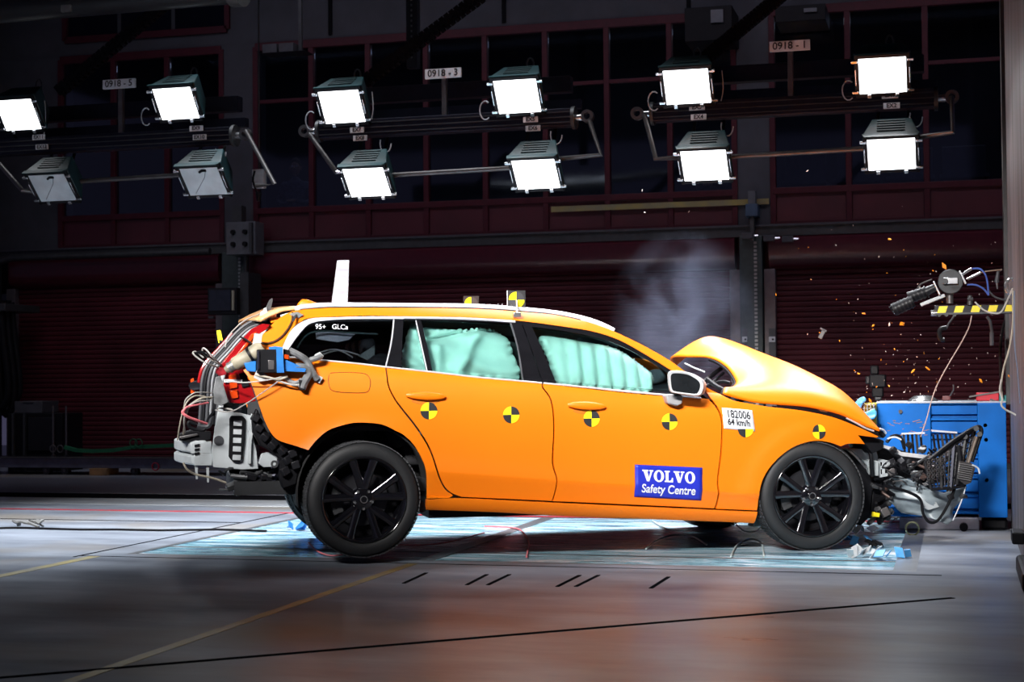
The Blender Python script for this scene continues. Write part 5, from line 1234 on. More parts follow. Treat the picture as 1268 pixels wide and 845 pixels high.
# radiator slats
rg = MB(); rg.bar(lray(1117, 537.5, -.35), lray(1144, 536.5, -.35), .03, .010); rg.bar(lray(1154, 533.5, -.35), lray(1184, 536, -.35), .03, .012)
rg_o = rg.build('radiator_top', M_white, car, smooth=0)
for k in range(13):
    x_ = 1119+k*5.2
    if 1144 < x_ < 1153: continue
    MB().bar(lray(x_, 538, -.34), lray(x_+1.5+.2*k, 562-(k > 6)*2, -.34), .012, .011, (0, 1, 0)).build('radiator_slat', M_blacks if k % 3 else M_alul, rg_o, smooth=0)
wire('radiator_frame', [(1098, 548, -.4), (1104, 541, -.4), (1112, 540, -.4), (1117, 546, -.4), (1120, 556, -.4)], .012, M_black)
wire('foil', [(1099, 544, -.42), (1104, 542, -.42), (1110, 542, -.42), (1116, 545, -.42)], .006, M_white)
# lattice of the grille, twisted forwards
gp = [lray(1145, 572, -.72), lray(1208, 530, -.60), lray(1192, 602, -.62), lray(1153, 606, -.74)]
def gf(u, v): a = gp[0].lerp(gp[1], u); b = gp[3].lerp(gp[2], u); p = a.lerp(b, v); p.y -= .05*math.sin(PI*u); return p
gr = MB()
for e in (0, 1): gr.tube([gf(u/8, e) for u in range(9)], .012, 6); gr.tube([gf(e, u/8) for u in range(9)], .010, 6)
gro = gr.build('grille', M_blacks, car, label='twisted black grille lattice standing out from the front')
for k in range(1, 12): MB().tube([gf(k/12, v/5) for v in range(6)], .006 if k % 3 else .014, 5).build('grille_bar', M_blacks if k % 2 else M_alu, gro)
for k in range(1, 10): MB().tube([gf(u/8, k/10) for u in range(9)], .0045, 5).build('grille_bar', M_alul if k % 3 == 1 else M_blacks, gro)
hx = [(1146, 577, 1), (1152, 571, 1), (1166, 558, 1), (1170, 590, 1), (1156, 594, 1)]
for i in range(4):
    for j in range(5):
        c = lray(1150+i*5.5, 573+j*5-i*2.0, -.80); MB().tube([c+Vector((.011*math.cos(q*PI/3), 0, .011*math.sin(q*PI/3))) for q in range(6)], .003, 5, closed=True).build('grille_cell', M_alul, gro)
wire('grille_spar', [(1150, 571, -.76), (1180, 547, -.72), (1208, 530, -.66), (1215, 533, -.66), (1212, 545, -.66), (1203, 572, -.66)], .016, M_black, n=8)
wire('grille_spar', [(1186, 552, -.70), (1188, 572, -.70), (1184, 600, -.70)], .02, M_blacks, n=8)
wire('grille_spar', [(1209, 541, -.68), (1203, 560, -.68), (1198, 575, -.68)], .014, pm('bronze_edge', (.22, .18, .15), .35, metal=.5), n=8)
for a in ((1209, 531), (1213, 538), (1195, 541)): MB().cyl(lray(*a, -.70), lray(*a, -.66), .018, .012, 10).build('grille_lug', M_steel_d, gro)
for k in range(7): plate_l('panel_stripe', [(1172+k*4.6, 552-k*2.8), (1175+k*4.6, 550-k*2.8), (1174+k*3.6, 572-k*1.0), (1171+k*3.6, 573-k*1.0)], -.56, .01, M_steel_d if k % 2 else pm('mauve_grey', (.20, .18, .20), .3), gro, bev=0, smooth=0)
cl = MB().prism(LP([(1188, 571), (1204, 574), (1208, 580), (1203, 598), (1196, 601), (1185, 593)], -.72), (0, .06, 0)).build('cooler', M_alul, car, bevel=.004, label='small ribbed oil cooler')
for k in range(8): MB().bar(lray(1188-k*.3, 574+k*2.6, -.735), lray(1205-k*.5, 577+k*2.6, -.735), .012, .004).build('cooler_rib', pm('cooler_rib', (.45, .44, .44), .4, metal=.4), cl, smooth=0)
wire('cooler_pipe', [(1204, 576, -.74), (1211, 580, -.74), (1213, 587, -.74)], .006, M_white)
# hanging undertray sheet
ut = [(1100, 596), (1112, 589), (1130, 597), (1150, 606), (1172, 612), (1196, 603), (1190, 622), (1180, 645), (1166, 649), (1146, 640), (1122, 636), (1098, 620)]
m = MB(); P = LP(ut, -.60)
tr = tessellate_polygon([P]); bmx = bmesh.new(); vv = [bmx.verts.new(p) for p in P]
for t in tr: bmx.faces.new([vv[i] for i in t])
bmesh.ops.subdivide_edges(bmx, edges=bmx.edges[:], cuts=5, use_grid_fill=True)
for v in bmx.verts: v.co.y += .05*math.sin(v.co.x*17+v.co.z*9)+.02*math.sin(v.co.z*40)
me = bpy.data.meshes.new('undertray'); bmx.to_mesh(me); bmx.free()
for p in me.polygons: p.use_smooth = True
me.materials.append(pm('grey_undertray', (.26, .31, .34), .35, var=.2, nscale=7)); o = bpy.data.objects.new('undertray', me); COL.objects.link(o); o.parent = car
q = o.modifiers.new('s', 'SOLIDIFY'); q.thickness = .006; o['label'] = 'grey-blue torn undertray sheet hanging from the nose'
wire('undertray_edge', [(1196, 603, -.62), (1190, 622, -.62), (1180, 645, -.62)], .004, M_white)
wire('coolant_hose', [(1096, 602, -.72), (1120, 608, -.72), (1139, 618, -.72), (1143, 636, -.72), (1151, 647, -.72), (1162, 644, -.72), (1174, 625, -.70), (1182, 606, -.68)], .010, M_black, n=8)
plate_l('white_block', [(1124, 582), (1141, 584), (1141, 592), (1134, 598), (1124, 592)], -.55, .05, M_white, bev=.004)
plate_l('torn_tray', [(1140, 619), (1158, 620), (1163, 628), (1150, 632), (1141, 628)], -.66, .02, M_grymet, bev=.002)
random.seed(21)
jm = [M_black, M_blacks, M_blacks, M_steel_d, M_black, pm('brown_metal', (.10, .06, .05), .5, metal=.4), M_alul, M_black]
for k in range(70):
    t = random.random(); a = 1082+t*112; b = (592-22*math.sin(t*3)) + random.uniform(-26, 26) + 14*t
    if t < .2: b = random.uniform(585, 645)
    c = lray(a, b, random.uniform(-.72, -.50)); s_ = random.uniform(.018, .055)
    MB().box(c, (s_, .04, s_*random.uniform(.4, 1.2)), rotm(random.uniform(-1, 1), random.uniform(-1.5, 1.5), random.uniform(-1, 1))).build('broken_piece', random.choice(jm), car, bevel=.004)
for k in range(26):
    a = random.uniform(1088, 1180); b = random.uniform(560, 612)
    wire('broken_strut', [(a, b, -.68), (a+random.uniform(-12, 12), b+random.uniform(-8, 8), -.72), (a+random.uniform(-22, 22), b+random.uniform(-12, 12), -.66)], random.choice((.004, .006, .010)), random.choice(jm), k=3)
for k in range(14):
    a = random.uniform(1085, 1100); b = random.uniform(592, 640)
    wire('suspension_arm', [(a, b, -.6), (a+random.uniform(-12, 12), b+random.uniform(-10, 10), -.64)], random.choice((.010, .016)), random.choice(jm), k=2, n=8)
plate_l('sensor_plug', [(1082, 634), (1090, 636), (1089, 641), (1081, 640)], -.72, .03, M_tyl, bev=.003)
plate_l('control_arm', [(1080, 606), (1096, 604), (1110, 612), (1106, 620), (1092, 630), (1084, 640), (1078, 632)], -.60, .1, M_black, bev=.01)
plate_l('mud_flap', [(935, 643), (941, 634), (946, 643), (944, 652), (932, 653)], -.72, .1, pm('mud_flap_grey', (.06, .09, .10), .6), bev=.006)
plate_l('mud_flap', [(516, 618), (526, 624), (528, 633), (522, 636), (517, 632)], -.84, .06, M_black, bev=.004)

# ================================================================ BARRIER
M_blue = pm('blue_barrier_paint', (.002, .135, .52), .5, var=.12, nscale=4, bump=.03, spec=.15); M_blue_d = pm('blue_barrier_shade', (.003, .11, .40), .5, var=.1, spec=.15)
YB = 12.02
bar_ = thing('deformable_barrier', 'blue steel crash barrier box that the car has driven into', 'barrier', (-.1, 12.5, 0))
A = wY(1085, 500, YB); Bq = wY(1253, 636, YB); z0, z1 = Bq.z, A.z; xr = min(Bq.x-.02, .330); xm = wY(1153, 560, YB).x; xf = wY(1211, 560, YB).x
MB().boxb((A.x, YB+.08, z0+.0), (xr-.0, YB+.8, z1)).build('core', M_blue_d, bar_, local=False, bevel=.005)
MB().boxb((A.x+.0, YB-.0, z0+.18), (xm, YB+.08, z1)).build('front_plate', M_blue, bar_, local=False, bevel=.006)
MB().boxb((xf, YB-.02, z0-.03), (xr, YB+.30, z1)).build('end_flange', M_blue, bar_, local=False, bevel=.006)
for k, py in enumerate((498, 518, 541, 565, 590, 613, 634)):
    z = wY(1180, py, YB).z
    MB().boxb((xm, YB+.015, z-.018), (xf, YB+.08, z+.0)).build('ledge', M_blue, bar_, local=False, bevel=.004)
    if k < 6:
        zb = wY(1180, (515, 538, 562, 587, 611, 632)[k], YB).z
        MB().boxb((xm, YB+.045, zb+.008), (xf, YB+.08, z-.02)).build('panel', M_blue, bar_, local=False, bevel=.003)
for px, py in ((1115, 510), (1220, 527), (1222, 595), (1221, 545)):
    c = wY(px, py, YB-.02); MB().cyl(c, c+Vector((0, .05, 0)), .014, n=12).build('bolt', M_steel_d, bar_, local=False)
MB().boxb((A.x, YB, z1), (xr, YB+.7, z1+.012)).build('top_plate', pm('pale_top', (.42, .46, .52), .4), bar_, local=False, bevel=.003)
# rust scratches on the plate
random.seed(5)
for k in range(24):
    c = wY(random.uniform(1100, 1150), random.uniform(520, 540), YB-.001); MB().box(c, (random.uniform(.01, .05), .002, .004), rotm(0, random.uniform(-.3, .3), 0)).build('rust_scratch', pm('rust', (.35, .17, .06), .7), bar_, local=False, smooth=0)
pl = tag(MB().boxb((-.42, YB+.0, 0), (xf, YB+.9, z0-.035)).build('barrier_plinth', pm('mauve_plinth', (.50, .47, .53), .5, var=.1), bevel=.01), 'low pale grey plinth under the blue barrier', 'plinth')
MB().boxb((xf+.02, YB+.05, 0), (xr, YB+.3, z0-.04)).build('foot', M_black, bar_, local=False, bevel=.02)
a, b = wY(1071, 500, YB-.1), wY(1089, 531, YB-.1)
tag(MB().boxb((a.x, YB-.12, b.z), (b.x-.02, YB+.3, a.z)).build('yellow_board', pm('yellow_board', (.75, .58, .03), .5), bevel=.004), 'yellow board at the left end of the blue barrier', 'board')
hc = MB(); a = wY(1066, 499, YB-.2)
for i in range(5): hc.boxb((a.x+.0+i*.022, YB-.24, a.z-.12), (a.x+.004+i*.022, YB-.14, a.z)); hc.boxb((a.x, YB-.24, a.z-.12+i*.026), (a.x+.10, YB-.14, a.z-.117+i*.026))
tag(hc.build('honeycomb_block', pm('foil_grey', (.5, .52, .53), .3, metal=.6), smooth=0), 'crushed foil honeycomb piece at the left end of the barrier', 'honeycomb')
def blob_sheet(name, pts, Y, mat, label, cat, dep=.05, sd=1):
    random.seed(sd); P = [wY(a, b, Y)+Vector((0, random.uniform(-.03, .03), 0)) for a, b in pts]; o = MB().prism(P, (0, dep, 0)).build(name, mat, bevel=.01); return tag(o, label, cat)
M_lb = pm('light_blue_foil', (.10, .42, .85), .4, var=.15, nscale=20)
blob_sheet('torn_blue_strip', [(1055, 503), (1064, 493), (1070, 491), (1073, 496), (1068, 500), (1064, 510), (1058, 505)], YB-.3, M_lb, 'torn light blue foil curling up behind the orange hood tip', 'foil')
blob_sheet('torn_blue_strip', [(1069, 512), (1082, 506), (1086, 512), (1084, 518), (1077, 521), (1070, 516)], YB-.32, M_lb, 'torn light blue foil hanging over the yellow board', 'foil')
blob_sheet('torn_blue_sheet', [(1083, 640), (1092, 630), (1105, 626), (1120, 628), (1140, 637), (1142, 640), (1110, 640)], 11.75, M_blue, 'flat blue sheet lying on the floor behind the nose of the car', 'sheet', .3)
# small things on top of the barrier
zt = z1+.012
t, a, b = wbox('red_case', 'red case lying on top of the blue barrier', 'case', 1209, 490, 1237, 500.5, YB+.1, .12, pm('red_case', (.55, .01, .03), .4))
t.location.z += zt-a.z+.002
MB().boxb((b.x, YB+.12, a.z), (b.x+.06, YB+.2, b.z)).build('end_cap', pm('teal_case', (.03, .25, .25), .4), t, local=False)
MB().cyl((a.x+.1, YB+.09, a.z+.03), (a.x+.16, YB+.02, a.z-.0), .01, n=8).build('latch', M_chr, t, local=False)
p, q = wY(1200, 491.5, YB+.1), wY(1237, 485.5, YB+.1); tag(MB().bar(p, q, .02, .012).build('steel_ruler', M_alul), 'thin grey metal bar lying above the red case', 'bar')
c = wY(1143, 499, YB+.3); tag(MB().lathe([(0, .045), (.06, .04), (.10, .015), (.11, 0)], (c.x, YB+.3, zt), 'Z', 28).build('metal_dish', M_chr), 'round shiny metal dish upside down on the blue barrier', 'dish')
c = wY(1172, 499, YB+.3); t = thing('dark_plug', 'small dark red plug lying on the blue barrier', 'plug', (c.x, YB+.3, zt))
MB().box((0, 0, .02), (.06, .05, .035)).build('body', pm('dark_red_plug', (.12, .03, .03), .5), t, bevel=.008); MB().tube([(.02, 0, .03), (.05, 0, .08), (.05, 0, .12)], .006, 6, sub=3).build('pin', M_seal, t)
# black camera on a stand behind the barrier
c = wY(1083, 497, 13.4)
t = thing('floor_camera', 'black camera on a stand behind the left end of the blue barrier', 'camera', (c.x, 13.4, 0))
def fb(name, x0, y0, x1, y1, d=.15, mat=M_black): a, b = wY(x0, y1, 13.4), wY(x1, y0, 13.4); return MB().boxb((a.x, 13.4-d/2, a.z), (b.x, 13.4+d/2, b.z)).build(name, mat, t, local=False, bevel=.01)
fb('body', 1077, 464, 1097, 480); fb('top_module', 1078, 453, 1088, 464, .1); fb('lens_hood', 1072, 466, 1078, 476, .1, M_blacks); fb('mount', 1080, 480, 1094, 492, .1); fb('base_knob', 1083, 490, 1092, 496, .08, M_steel_d)
MB().cyl((c.x+.03, 13.4, 0), (c.x+.03, 13.4, c.z), .035, n=12).build('stand', M_black, t, local=False)

# ================================================================ HIGH-SPEED CAMERA ON THE STRIPED ARM
YC = 11.3
def CP(x, y, d=0.0): return wY(x, y, YC+d)
arm = thing('striped_arm', 'yellow and black striped arm sticking out of the steel block', 'arm', (.36, YC, CP(1200, 384).z))
a, b = CP(1157, 390), CP(1253, 377)
MB().boxb((a.x, YC, a.z), (.36, YC+.06, b.z)).build('beam', M_blacks, arm, local=False, smooth=0, bevel=.003)
w_ = (.36-a.x)/8.6
for k in range(5):
    x0 = a.x+.015+k*w_*1.86; h_ = (b.z-a.z); P = [Vector((x0, YC-.003, a.z+.004)), Vector((x0+w_*.95, YC-.003, a.z+.004)), Vector((min(.358, x0+w_*1.25), YC-.003, b.z-.004)), Vector((x0+w_*.3, YC-.003, b.z-.004))]
    if x0+w_ < .37: MB().prism(P, (0, .003, 0)).build('yellow_stripe', M_tyl, arm, local=False, smooth=0)
MB().cyl(CP(1153, 388), CP(1160, 388), .02, n=12).build('end_knob', M_chr, arm, local=False)
MB().bar(CP(1156, 389, -.02), (.36, YC-.02, CP(1250, 387).z), .012, .012).build('lower_rod', M_steel_d, arm, local=False)
for px in (1163, 1172, 1182): MB().cyl(CP(px, 390, -.02), CP(px, 390, .02), .013, n=8).build('bolt', M_steel_d, arm, local=False)
cm = thing('high_speed_camera', 'round grey camera with two black lenses on the striped arm', 'camera', CP(1176, 377))
MB().cyl(CP(1176, 376), CP(1176, 350), .024, n=14).build('post', M_alul, cm, local=False)
MB().cyl(CP(1177, 349, -.06), CP(1177, 349, .08), .083, n=28).build('round_body', M_steel_d, cm, local=False, bevel=.006)
MB().boxb(CP(1168, 352, -.085), CP(1186, 344, -.06)).build('clamp', M_chr, cm, local=False, bevel=.003)
MB().cyl(CP(1170, 348, -.10), CP(1170, 348, -.08), .02, n=14).build('screw', M_steel_d, cm, local=False)
MB().cyl(CP(1176, 341), CP(1176, 334), .02, .006, 10).build('top_knob', M_alul, cm, local=False)
def seg(n, p, q, r0, r1, mt, d=0.0): MB().cyl(CP(*p, d), CP(*q, d), r0, r1, 18).build(n, mt, cm, local=False)
seg('lens', (1160, 355), (1146, 362), .026, .030, M_blacks); seg('lens', (1146, 362), (1125, 369), .036, .040, M_black); seg('lens', (1131, 373), (1106, 384), .040, .044, M_black, -.04); seg('front_glass', (1107, 383), (1104, 385), .036, .030, M_gloss, -.04)
for k in range(5): seg('lens_ring', (1128-k*4.4, 374.3+k*1.95), (1126.5-k*4.4, 375+k*1.95), .046, .046, M_blacks, -.04)
for k in range(4): seg('lens_ring', (1148-k*5, 361.3+k*1.7), (1146.5-k*5, 362+k*1.7), .042, .042, M_blacks)
MB().bar(CP(1156, 349, -.03), CP(1164, 366, -.03), .09, .012).build('front_bracket', M_chr, cm, local=False, bevel=.002)
MB().bar(CP(1140, 378, -.02), CP(1170, 366, -.02), .07, .022).build('lower_block', M_grymet, cm, local=False, bevel=.003)
MB().bar(CP(1188, 336, -.02), CP(1196, 352, -.02), .08, .014).build('rear_bracket', M_chr, cm, local=False, bevel=.002)
MB().tube([CP(1136, 358, -.03), CP(1140, 352, -.03), CP(1154, 346, -.03)], .006, 6, sub=3).build('strap', M_alul, cm, local=False)
for pts, r_, mt in (([(1192, 340), (1198, 336), (1203, 333)], .009, M_chr), ([(1198, 346), (1206, 342), (1214, 338)], .008, M_chr), ([(1204, 333), (1213, 333), (1220, 340), (1223, 352), (1224, 366)], .006, pm('blue_cable', (.06, .12, .45), .4)),
                    ([(1197, 353), (1208, 353), (1218, 358), (1224, 366)], .006, pm('blue_cable', (.06, .12, .45), .4)), ([(1214, 338), (1224, 336), (1241, 334)], .004, pm('brown_wire', (.25, .15, .1), .5)), ([(1224, 360), (1232, 368), (1246, 372), (1250, 370)], .006, M_seal)):
    MB().tube([CP(x, y, -.02) for x, y in pts], r_, 8, sub=4).build('cable', mt, cm, local=False)
t = thing('small_valve', 'small dark valve standing on the striped arm', 'valve', CP(1201, 377))
MB().cyl(CP(1201, 378), CP(1201, 366), .02, .014, 10).build('body', M_steel_d, t, local=False); MB().cyl(CP(1198, 371, -.01), CP(1205, 371, -.01), .012, n=8).build('nut', M_steel_d, t, local=False)
t = thing('clip_microphone', 'small black clip hanging below the striped arm', 'clip', CP(1168, 420))
MB().tube([CP(1181, 392), CP(1174, 402), CP(1172, 407)], .007, 8).build('stem', M_seal, t, local=False); MB().tube([CP(1172, 406), CP(1165, 408), CP(1163, 415), CP(1166, 421), CP(1170, 421)], .016, 8, sub=3).build('clip_body', M_black, t, local=False)
t = thing('hanging_tube', 'grey tube hanging below the striped arm near the block', 'tube', CP(1227, 425)); 
MB().tube([CP(1222, 392), CP(1226, 398), CP(1228, 410), CP(1228, 426)], .010, 8).build('tube', M_seal, t, local=False); MB().cyl(CP(1228, 412), CP(1228, 428), .014, n=8).build('sleeve', M_corr, t, local=False)
t = thing('small_torch', 'small grey torch hanging from a wire beside the block', 'torch', CP(1236, 350)); MB().cyl(CP(1236, 336), CP(1234, 350), .010, .016, 10).build('body', M_corr, t, local=False); MB().cyl(CP(1234, 350), CP(1235, 358), .008, .004, 8).build('tip', M_chr, t, local=False); MB().cyl(CP(1241, 334), CP(1236, 337), .004, n=6).build('ring', M_chr, t, local=False)
eb = thing('ring_bolt', 'large steel ring bolt on the edge of the steel block', 'ring bolt', (.36, 11.0, wY(1254, 355, 11).z))
c = wY(1253, 355, 11.0); MB().tube([(c.x-.0+.038*math.cos(k*PI/12), 11.0, c.z+.048*math.sin(k*PI/12)) for k in range(24)], .011, 8, closed=True).build('ring', M_chr, eb, local=False)
MB().cyl((c.x+.04, 11, c.z), (c.x+.10, 11, c.z), .014, n=10).build('shank', M_chr, eb, local=False)
def cable(lab, pts, r, mat, Y=None): 
    P = [wY(a, b, Y if Y else YC-.03) for a, b in pts]; return tag(MB().tube(P, r, 6, sub=6).build('cable', mat, None), lab, 'cable')
cable('pink-white cable looping from the striped arm down to the barrier', [(1203, 391), (1200, 405), (1190, 425), (1175, 450), (1160, 478), (1153, 498), (1147, 520), (1140, 541)], .004, pm('rose_wire', (.55, .40, .36), .5))
cable('white cable drooping in front of the striped arm', [(1207, 374), (1218, 384), (1230, 388), (1240, 386), (1250, 366), (1254, 357)], .006, M_wcol, 10.95)
cable('pale cable running down the block from the ring bolt', [(1254, 360), (1254, 400), (1250, 430), (1243, 455), (1240, 475), (1241, 492)], .006, M_beige, 10.95)
cable('thin blue-grey cable hanging down the face of the block', [(1256, 360), (1256, 420), (1260, 460), (1263, 500)], .004, pm('bluegrey_wire', (.25, .30, .42), .5), 9.4)
cable('pale cable bunched beside the red case', [(1240, 470), (1238, 484), (1241, 494), (1240, 502), (1246, 508), (1254, 512), (1266, 519)], .007, M_wcol, 10.9)
cable('thick black cable running down behind the striped arm', [(1248, 395), (1243, 402), (1239, 425), (1239, 460), (1241, 492)], .012, M_black, 12.1)
# ================================================================ FLOOR LITTER
M_clr = pm('pale_loop_wire', (.55, .66, .66), .4)
def floor_loop(lab, pts, r=.006, mat=M_clr): return tag(MB().tube([wF(a, b, .008) for a, b in pts], r, 6, sub=6).build('wire_loop', mat), lab, 'wire')
floor_loop('pale wire arcing on the glass under the front door', [(800, 680), (812, 670), (835, 663), (858, 665), (875, 675)])
floor_loop('pale wire sagging across the glass below the sill', [(808, 645), (825, 655), (845, 657), (868, 652), (880, 645)])
floor_loop('pale wire loop on the glass left of the front wheel', [(905, 690), (912, 676), (928, 668), (942, 672), (946, 690)])
floor_loop('pale wire loop behind the front tyre on the glass', [(912, 650), (922, 658), (936, 658), (944, 650)])
floor_loop('thin pink wire curving over the glass behind the rear wheel', [(382, 672), (395, 684), (420, 688), (460, 676), (540, 674), (600, 660)], .005, M_pink)
floor_loop('pink wire loop lying right of the pale frame bar', [(600, 652), (640, 655), (654, 670), (652, 690)], .006, M_pink)
floor_loop('white wire loop lying between the front tyre and the blue sheet', [(1068, 645), (1080, 650), (1100, 648), (1112, 638), (1106, 630), (1095, 630)], .005, M_wcol)
random.seed(9)
def scrap(name, px, py, n, sp, mat, lab, cat, size=(.02, .06)):
    c = wF(px, py); t = thing(name, lab, cat, (c.x, c.y, 0))
    for k in range(n):
        s_ = random.uniform(*size); MB().box((random.uniform(-sp, sp), random.uniform(-sp, sp)*.7, .012+s_*.4), (s_*1.6, s_, .006), rotm(random.uniform(-.9, .9), random.uniform(-.9, .9), random.uniform(-2, 2))).build('shard', mat, t, bevel=.001)
    return t
scrap('foil_scrap', 1067, 660, 8, .09, M_grymet, 'crumpled silver foil on the glass right of the front tyre', 'scrap', (.03, .07))
scrap('foil_scrap', 1070, 690, 7, .08, M_grymet, 'crumpled silver foil near the front edge of the glass', 'scrap', (.03, .07))
scrap('blue_foam_scrap', 1052, 674, 5, .14, M_lb, 'light blue foam pieces on the glass behind the front tyre', 'scrap', (.04, .09))
scrap('blue_foam_scrap', 1105, 692, 4, .10, M_lb, 'light blue foam pieces near the right corner of the glass', 'scrap', (.03, .08))
scrap('blue_foam_scrap', 374, 656, 7, .16, M_btape, 'blue film scraps on the glass behind the rear wheel', 'scrap', (.02, .07))
scrap('black_rubber_scrap', 1084, 678, 4, .03, M_black, 'small black rubber lump on the glass near the corner', 'scrap', (.03, .05))
c = wF(1130, 663, 0); tag(MB().tube([(c.x+.045*math.cos(k*PI/8), c.y, .045+.045*math.sin(k*PI/8)) for k in range(16)], .007, 6, closed=True).build('brass_ring', pm('brass', (.5, .5, .3), .3, metal=.6)), 'small brass ring lying on the pit frame near the barrier', 'ring')
c = wF(1193, 642+4, 0)
tag(MB().cyl((c.x, YB-.10, .03), (c.x, YB-.04, .03), .03, n=12).build('rubber_plug', M_black), 'small black rubber plug lying before the pale plinth', 'plug')
# flying shards
M_chip = pm('orange_chip', (.95, .32, .01), .5); M_pale = pm('pale_chip', (.62, .50, .45), .5)
meshes = []
for k in range(4):
    m = MB(); m.prism([(-.5, 0, -.15), (.1, .1, -.25), (.5, 0, .1), (0, -.1, .25)], (0, .18, 0)); o = m.build('chip', M_chip, smooth=0); meshes.append(o.data); bpy.data.objects.remove(o)
mp = [q.copy() for q in meshes]
for q in mp: q.materials.clear(); q.materials.append(M_pale)
def chip(px, py, Y, s_, orange):
    o = bpy.data.objects.new('paint_chip' if orange else 'dust_flake', random.choice(meshes if orange else mp)); COL.objects.link(o)
    o.location = wY(px, py, Y); o.scale = (s_, s_, s_*random.uniform(.6, 1)); o.rotation_euler = [random.uniform(0, 6.28) for _ in range(3)]
    if orange: tag(o, 'small orange paint chip flying in the air near the barrier', 'chip', 'orange chips in the air')
    else: tag(o, 'tiny pale flake flying in the air near the barrier', 'flake', 'pale flakes in the air')
for (x, y, s_) in ((1116, 401, .055), (1169, 330, .055), (1102, 296, .03), (1131, 460, .035), (1149, 456, .035), (1214, 472, .035), (1070, 389, .04), (1081, 403, .022), (1078, 480+16, .03), (961, 365, .02), (1101, 500-22, .02), (1249, 466, .02), (1063, 463, .02), (1119, 448, .015), (1091, 446, .015), (1015, 412, .015)): chip(x, y, random.uniform(10.8, 11.4), s_, True)
for k in range(34):
    x = 1180-abs(random.gauss(0, 85)); y = random.uniform(300, 490); chip(x, y, random.uniform(10.6, 11.9), random.uniform(.007, .016), True)
for k in range(120):
    x = 1150-random.gauss(0, 75); y = 500-abs(random.gauss(0, 95))
    if x > 1240: x -= 130
    if y < 250: y += 160
    chip(x, y, random.uniform(11.2, 11.9), random.uniform(.006, .015), False)
for (x, y, s_) in ((1000, 212, .022), (1101, 402, .03), (1060, 388, .012), (795, 246-10, .02), (1030, 285, .015), (853, 262, .018), (798, 263, .02), (1000, 414, .015)): chip(x, y, 11.3, s_, False)
t = thing('flying_clip', 'grey metal clip flying in front of the right shutter', 'clip', wY(1018, 414, 11.6)); MB().box((0, 0, 0), (.03, .02, .07), rotm(0, .5, 0)).build('clip', M_steel_d, t, bevel=.003); MB().box((.01, 0, .03), (.05, .02, .012), rotm(0, .5, 0)).build('tongue', M_corr, t, bevel=.002)

# ================================================================ SMOKE
a, b = wY(770, 445, 12.6), wY(945, 300, 12.6)
sm_ = MB().boxb((a.x-.1, 12.0, a.z-.25), (b.x+.1, 13.4, b.z+.25)).build('smoke', None, smooth=0) if 0 else None
me = MB().lathe([(.0, -.85), (.45, -.72), (.75, -.35), (.82, .0), (.75, .40), (.45, .8), (0, .95)], (0, 0, 0), 'Z', 28)
ms = bpy.data.materials.new('airbag_smoke'); ms.use_nodes = True; nt = ms.node_tree; nt.nodes.clear(); N = nt.nodes; L = nt.links
out = N.new('ShaderNodeOutputMaterial'); pv = N.new('ShaderNodeVolumePrincipled'); L.new(pv.outputs[0], out.inputs[1])
pv.inputs['Color'].default_value = (.62, .70, 1, 1); pv.inputs['Anisotropy'].default_value = .1
tc = N.new('ShaderNodeTexCoord'); nz = N.new('ShaderNodeTexNoise'); nz.inputs['Scale'].default_value = 2.4; nz.inputs['Detail'].default_value = 5; nz.inputs['Distortion'].default_value = .6
L.new(tc.outputs['Object'], nz.inputs[0]); ln = N.new('ShaderNodeVectorMath'); ln.operation = 'LENGTH'; mp_ = N.new('ShaderNodeMapping'); mp_.inputs['Scale'].default_value = (1.55, 1.9, 1.3); mp_.inputs['Location'].default_value = (0, 0, 0)
L.new(tc.outputs['Object'], mp_.inputs[0]); L.new(mp_.outputs[0], ln.inputs[0])
fa = N.new('ShaderNodeMapRange'); fa.inputs[1].default_value = 1.0; fa.inputs[2].default_value = .25; fa.inputs[3].default_value = 0; fa.inputs[4].default_value = 1; L.new(ln.outputs[1], fa.inputs[0])
nr = N.new('ShaderNodeMapRange'); nr.inputs[1].default_value = .40; nr.inputs[2].default_value = .75; L.new(nz.outputs[0], nr.inputs[0])
mu = N.new('ShaderNodeMath'); mu.operation = 'MULTIPLY'; L.new(fa.outputs[0], mu.inputs[0]); L.new(nr.outputs[0], mu.inputs[1])
m2 = N.new('ShaderNodeMath'); m2.operation = 'MULTIPLY'; m2.inputs[1].default_value = 1.35; L.new(mu.outputs[0], m2.inputs[0]); L.new(m2.outputs[0], pv.inputs['Density'])
so = me.build('smoke', ms, smooth=0); so.location = wY(846, 400, 12.9); tag(so, 'bluish airbag smoke drifting behind the windscreen', 'smoke', kind='stuff')

